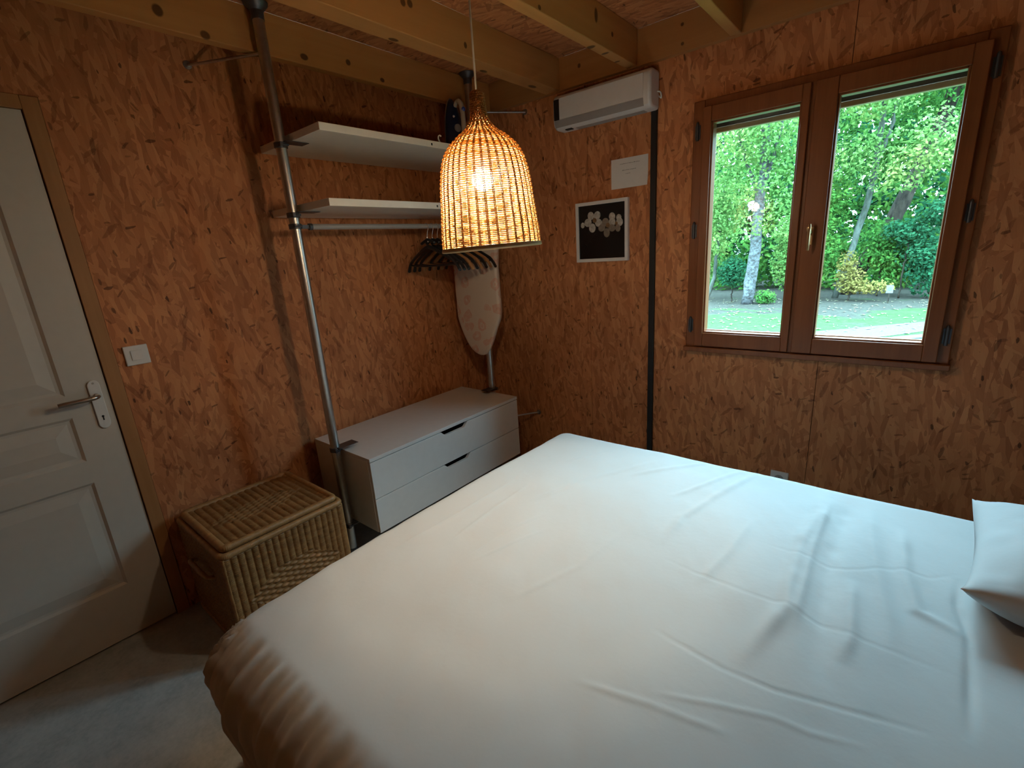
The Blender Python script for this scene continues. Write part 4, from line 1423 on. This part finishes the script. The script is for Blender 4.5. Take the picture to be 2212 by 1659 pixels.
o = MB().grid(strip([(-8, 6.2), (-2, 6.2), (-.4, 6.4), (.6, 6.55), (1.4, 7.0), (2.7, 8.45), (4.5, 10.2), (8, 13)], .36, GROUND_Z + .006), flip=False).build('gravel_path', M['gravel'], loc=(0, 7, GROUND_Z))
tag(o, 'pale gravel path crossing the grass outside', 'path', kind='structure')
o = MB().prism([(2.02, 6.66, GROUND_Z), (2.10, 6.50, GROUND_Z), (4.2, 8.6, GROUND_Z), (4.1, 8.85, GROUND_Z)], (0, 0, .05)).build('stone_kerb', M['stone'], bevel=.01)
tag(o, 'pale flat stone kerb lying in the grass below the right pane', 'kerb')


def leaves(mb, blobs, count, size, r, flat=.5):
    vol = np.array([b[3] * b[4] * b[5] for b in blobs]); pr = vol / vol.sum()
    k = r.choice(len(blobs), count, p=pr)
    B = np.array(blobs)[k]
    d = r.normal(size=(count, 3)); d /= np.linalg.norm(d, axis=1)[:, None]
    rad = r.random(count) ** .45
    C = B[:, :3] + d * rad[:, None] * B[:, 3:6]
    # leaf axes: mostly facing up and out
    n = d * .6 + r.normal(size=(count, 3)) * .7 + np.array([0, -.25, .6]); n /= np.linalg.norm(n, axis=1)[:, None]
    t = np.cross(n, r.normal(size=(count, 3))); t /= np.linalg.norm(t, axis=1)[:, None] + 1e-9
    b = np.cross(n, t)
    s = size * r.uniform(.6, 1.35, count)[:, None]
    V = np.stack([C - t * s, C - b * s * .55 - n * s * .10, C + t * s, C + b * s * .55 - n * s * .10], 1).reshape(-1, 3)
    V[:, 2] = np.maximum(V[:, 2], GROUND_Z + .02)
    mb.add(V, np.arange(count * 4).reshape(-1, 4).tolist())


def tree(name, label, cat, group, trunks, tmat, blobs, count, size, lmat, seed, tname='trunk'):
    r = np.random.default_rng(seed)
    p0 = trunks[0][0][0] if trunks else (blobs[0][0], blobs[0][1], GROUND_Z)
    e = empty(name, (p0[0], p0[1], GROUND_Z), label, cat, group)
    if trunks:
        m = MB()
        for path, r0, r1 in trunks:
            P = spline(np.array(path), 24)
            P[:, :2] += r.normal(0, .012, (24, 2))
            m.tube(P, np.linspace(r0, r1, 24) * (1 + .06 * r.normal(size=24)), 12)
        m.build(tname, tmat, e, smooth=True)
    if blobs:
        m = MB()
        leaves(m, blobs, count, size, r)
        m.build('foliage', lmat, e, fix=False)
    return e


TG = 'trees and shrubs beyond the lawn'
gz = GROUND_Z
tree('woodland_tree', 'thick pale-barked tree behind the left window pane', 'tree', TG,
     [([(-.86, 11, gz), (-.81, 11, .3), (-.765, 11, .9), (-.73, 11, 2.2), (-.66, 11, 2.9), (-.72, 11, 4.4), (-.7, 11, 6.2)], .145, .07), ([(-.70, 11, 2.5), (-.45, 10.9, 3.3), (-.25, 10.8, 4.4)], .05, .02), ([(-.72, 11, 2.3), (-1.1, 11.1, 3.2), (-1.4, 11, 4.2)], .05, .02)],
     M['bark_pale'], [(-1.5, 10.8, 3.0, .9, .6, .9), (-.2, 10.7, 3.3, .7, .5, .8), (-.9, 10.6, 3.9, 1.2, .8, .9), (-1.7, 11.2, 1.9, .6, .6, .9), (-.15, 10.9, 2.0, .5, .5, .7), (-.8, 10.55, 1.75, .55, .25, .40), (-.75, 10.5, 2.6, .6, .3, .45), (-.9, 11.3, 5.2, 1.5, 1.2, 1.0)], 10500, .047, M['leaf_lime'], 11)
tree('woodland_tree', 'slim leaning lichen-grey tree behind the right window pane', 'tree', TG,
     [([(.90, 12.5, gz), (.98, 12.5, .15), (1.265, 12.5, 1.6), (1.40, 12.5, 2.65), (1.415, 12.5, 3.85), (1.43, 12.5, 4.6), (1.5, 12.5, 6.2)], .075, .045), ([(1.40, 12.5, 2.9), (1.62, 12.4, 3.7), (1.66, 12.4, 4.6)], .045, .025)],
     M['bark_grey'], [(.9, 12.2, 3.1, .7, .5, .55), (1.9, 12.0, 2.7, .8, .5, .55), (1.2, 12.0, 4.3, 1.1, .7, .6), (2.4, 11.9, 3.2, .8, .5, .7), (1.4, 12.6, 5.4, 1.4, 1.0, .9), (1.35, 12.1, 3.35, .5, .25, .35)], 8000, .048, M['leaf_lime'], 12)
tree('woodland_tree', 'dark leaning tree with a bare forked trunk behind the right window pane', 'tree', TG,
     [([(1.0, 13.5, gz), (1.30, 13.5, .5), (1.684, 13.5, 1.12), (2.015, 13.5, 2.2), (2.261, 13.5, 3.0), (2.52, 13.5, 3.86), (2.66, 13.5, 4.6), (2.9, 13.5, 5.8)], .19, .11), ([(1.60, 13.7, .9), (1.86, 13.75, 1.85), (2.19, 13.8, 2.75)], .08, .05)],
     M['bark_dark'], [(2.9, 13.3, 4.6, 1.0, .7, .6), (1.9, 13.4, 4.3, .8, .6, .5), (2.6, 13.9, 5.6, 1.3, .9, .7)], 4600, .05, M['leaf_green'], 13)
tree('sapling', 'thin grey sapling at the left edge of the left window pane', 'sapling', TG,
     [([(-2.03, 11.5, gz), (-1.99, 11.5, -.1), (-1.85, 11.5, .65), (-1.80, 11.5, 1.7), (-1.7, 11.5, 2.8)], .055, .03)], M['bark_grey'],
     [(-1.9, 11.4, 2.3, .5, .4, .7), (-2.2, 11.3, 1.3, .4, .35, .5)], 1500, .044, M['leaf_lime'], 14)
SHR = [('yellow-leaved low shrub at the foot of the slim leaning tree', [(1.25, 11.9, .25, .35, .3, .35), (1.65, 11.8, .10, .5, .3, .18), (1.15, 11.9, .65, .25, .25, .35)], 1000, .045, 'leaf_gold', 21),
       ('dark glossy evergreen shrub low in the right window pane', [(2.75, 12.6, .55, .6, .5, .8), (2.4, 12.9, .9, .5, .5, .6)], 1900, .06, 'leaf_dark', 22),
       ('blue-green bush halfway up the right window pane', [(2.2, 12.6, 1.35, .55, .4, .30), (2.75, 12.5, 1.75, .5, .4, .3)], 1100, .06, 'leaf_dark', 23),
       ('bright green bush between the two leaning trunks', [(1.75, 13.0, 1.0, .6, .5, .7), (2.1, 13.0, .45, .6, .4, .5)], 1900, .06, 'leaf_green', 24),
       ('leafy bush behind the centre post of the window', [(.35, 12.3, .9, .6, .5, 1.0), (.55, 12.4, 2.2, .6, .5, .8)], 2300, .06, 'leaf_green', 25),
       ('yellow-green bush to the right of the pale trunk', [(-.15, 12.0, .75, .45, .4, .8), (-.05, 12.0, 1.5, .5, .4, .5)], 1500, .055, 'leaf_lime', 26),
       ('teal-green bush to the left of the pale trunk', [(-1.35, 11.4, .55, .42, .35, .42)], 900, .055, 'leaf_dark', 27),
       ('tall lime-green bush at the left edge of the window view', [(-2.3, 12.2, 1.2, .6, .5, 1.2), (-1.9, 12.4, 2.3, .6, .5, .8)], 2200, .06, 'leaf_lime', 28),
       ('small green weed clump beside the base of the pale trunk', [(-.45, 11.1, -.08, .28, .2, .2)], 350, .04, 'leaf_green', 29)]
for lab, bl_, n_, s_, mt, sd in SHR:
    n_, s_ = int(n_ * 1.5), s_ * .8
    tree('shrub', lab, 'shrub', TG, [([(bl_[0][0], bl_[0][1], gz), (bl_[0][0] + .04, bl_[0][1], bl_[0][2])], .02, .01)], M['bark_dark'], bl_, n_, s_, M[mt], sd, 'stem')
# the wood behind: leaf mass nobody could count
m = MB()
r = np.random.default_rng(77)
bb = []
for x in np.arange(-9.5, 10, 1.15):
    for z, h in ((.05, .6), (.9, .9), (2.1, 1.0), (3.5, 1.1), (4.9, .9)):
        bb.append((x + r.uniform(-.4, .4), 15.2 + r.uniform(-.7, .9), z, .95, .8, h))
leaves(m, bb, 40000, .088, r)
o = m.build('woodland_foliage', M['leaf_green'], fix=False)
tag(o, 'dense green woodland foliage filling the view behind the trees', 'foliage', kind='stuff')
m = MB()
bb = [(x, 18.6 + r.uniform(-.4, .4), z, 1.1, .8, 1.2) for x in np.arange(-11, 12, 1.3) for z in (.3, 1.4, 2.8, 4.3, 5.6)]
leaves(m, bb, 17000, .20, r)
o = m.build('deep_woodland_foliage', M['leaf_dark'], fix=False)
tag(o, 'dark shaded foliage deep in the wood', 'foliage', kind='stuff')
m = MB()
for _ in range(900):
    x, y = r.uniform(-5, 6), 5.2 + 7.0 * r.random() ** .7
    s, a = r.uniform(.02, .055), r.uniform(0, PI)
    c, sn = math.cos(a) * s, math.sin(a) * s
    z = gz + .012
    m.add([(x - c, y - sn, z), (x + sn * .6, y - c * .6, z + .012), (x + c, y + sn, z + .004), (x - sn * .6, y + c * .6, z + .014)], [(0, 1, 2, 3)])
o = m.build('fallen_leaves', M['leaf_fallen'], fix=False)
tag(o, 'pale fallen leaves scattered over the grass', 'leaves', kind='stuff')
sg = empty('small_sign', (2.045, 11.6, gz), 'tiny white and blue sign at the edge of the wood', 'sign')
MB().box(1.975, 2.105, 11.6, 11.61, -.02, .16).build('sign_plate', M['sign_white'], sg)
MB().box(2.015, 2.070, 11.594, 11.599, .04, .115).build('sign_print', M['sign_blue'], sg)
MB().box(2.03, 2.05, 11.611, 11.63, gz, .10).build('sign_post', M['bark_dark'], sg)
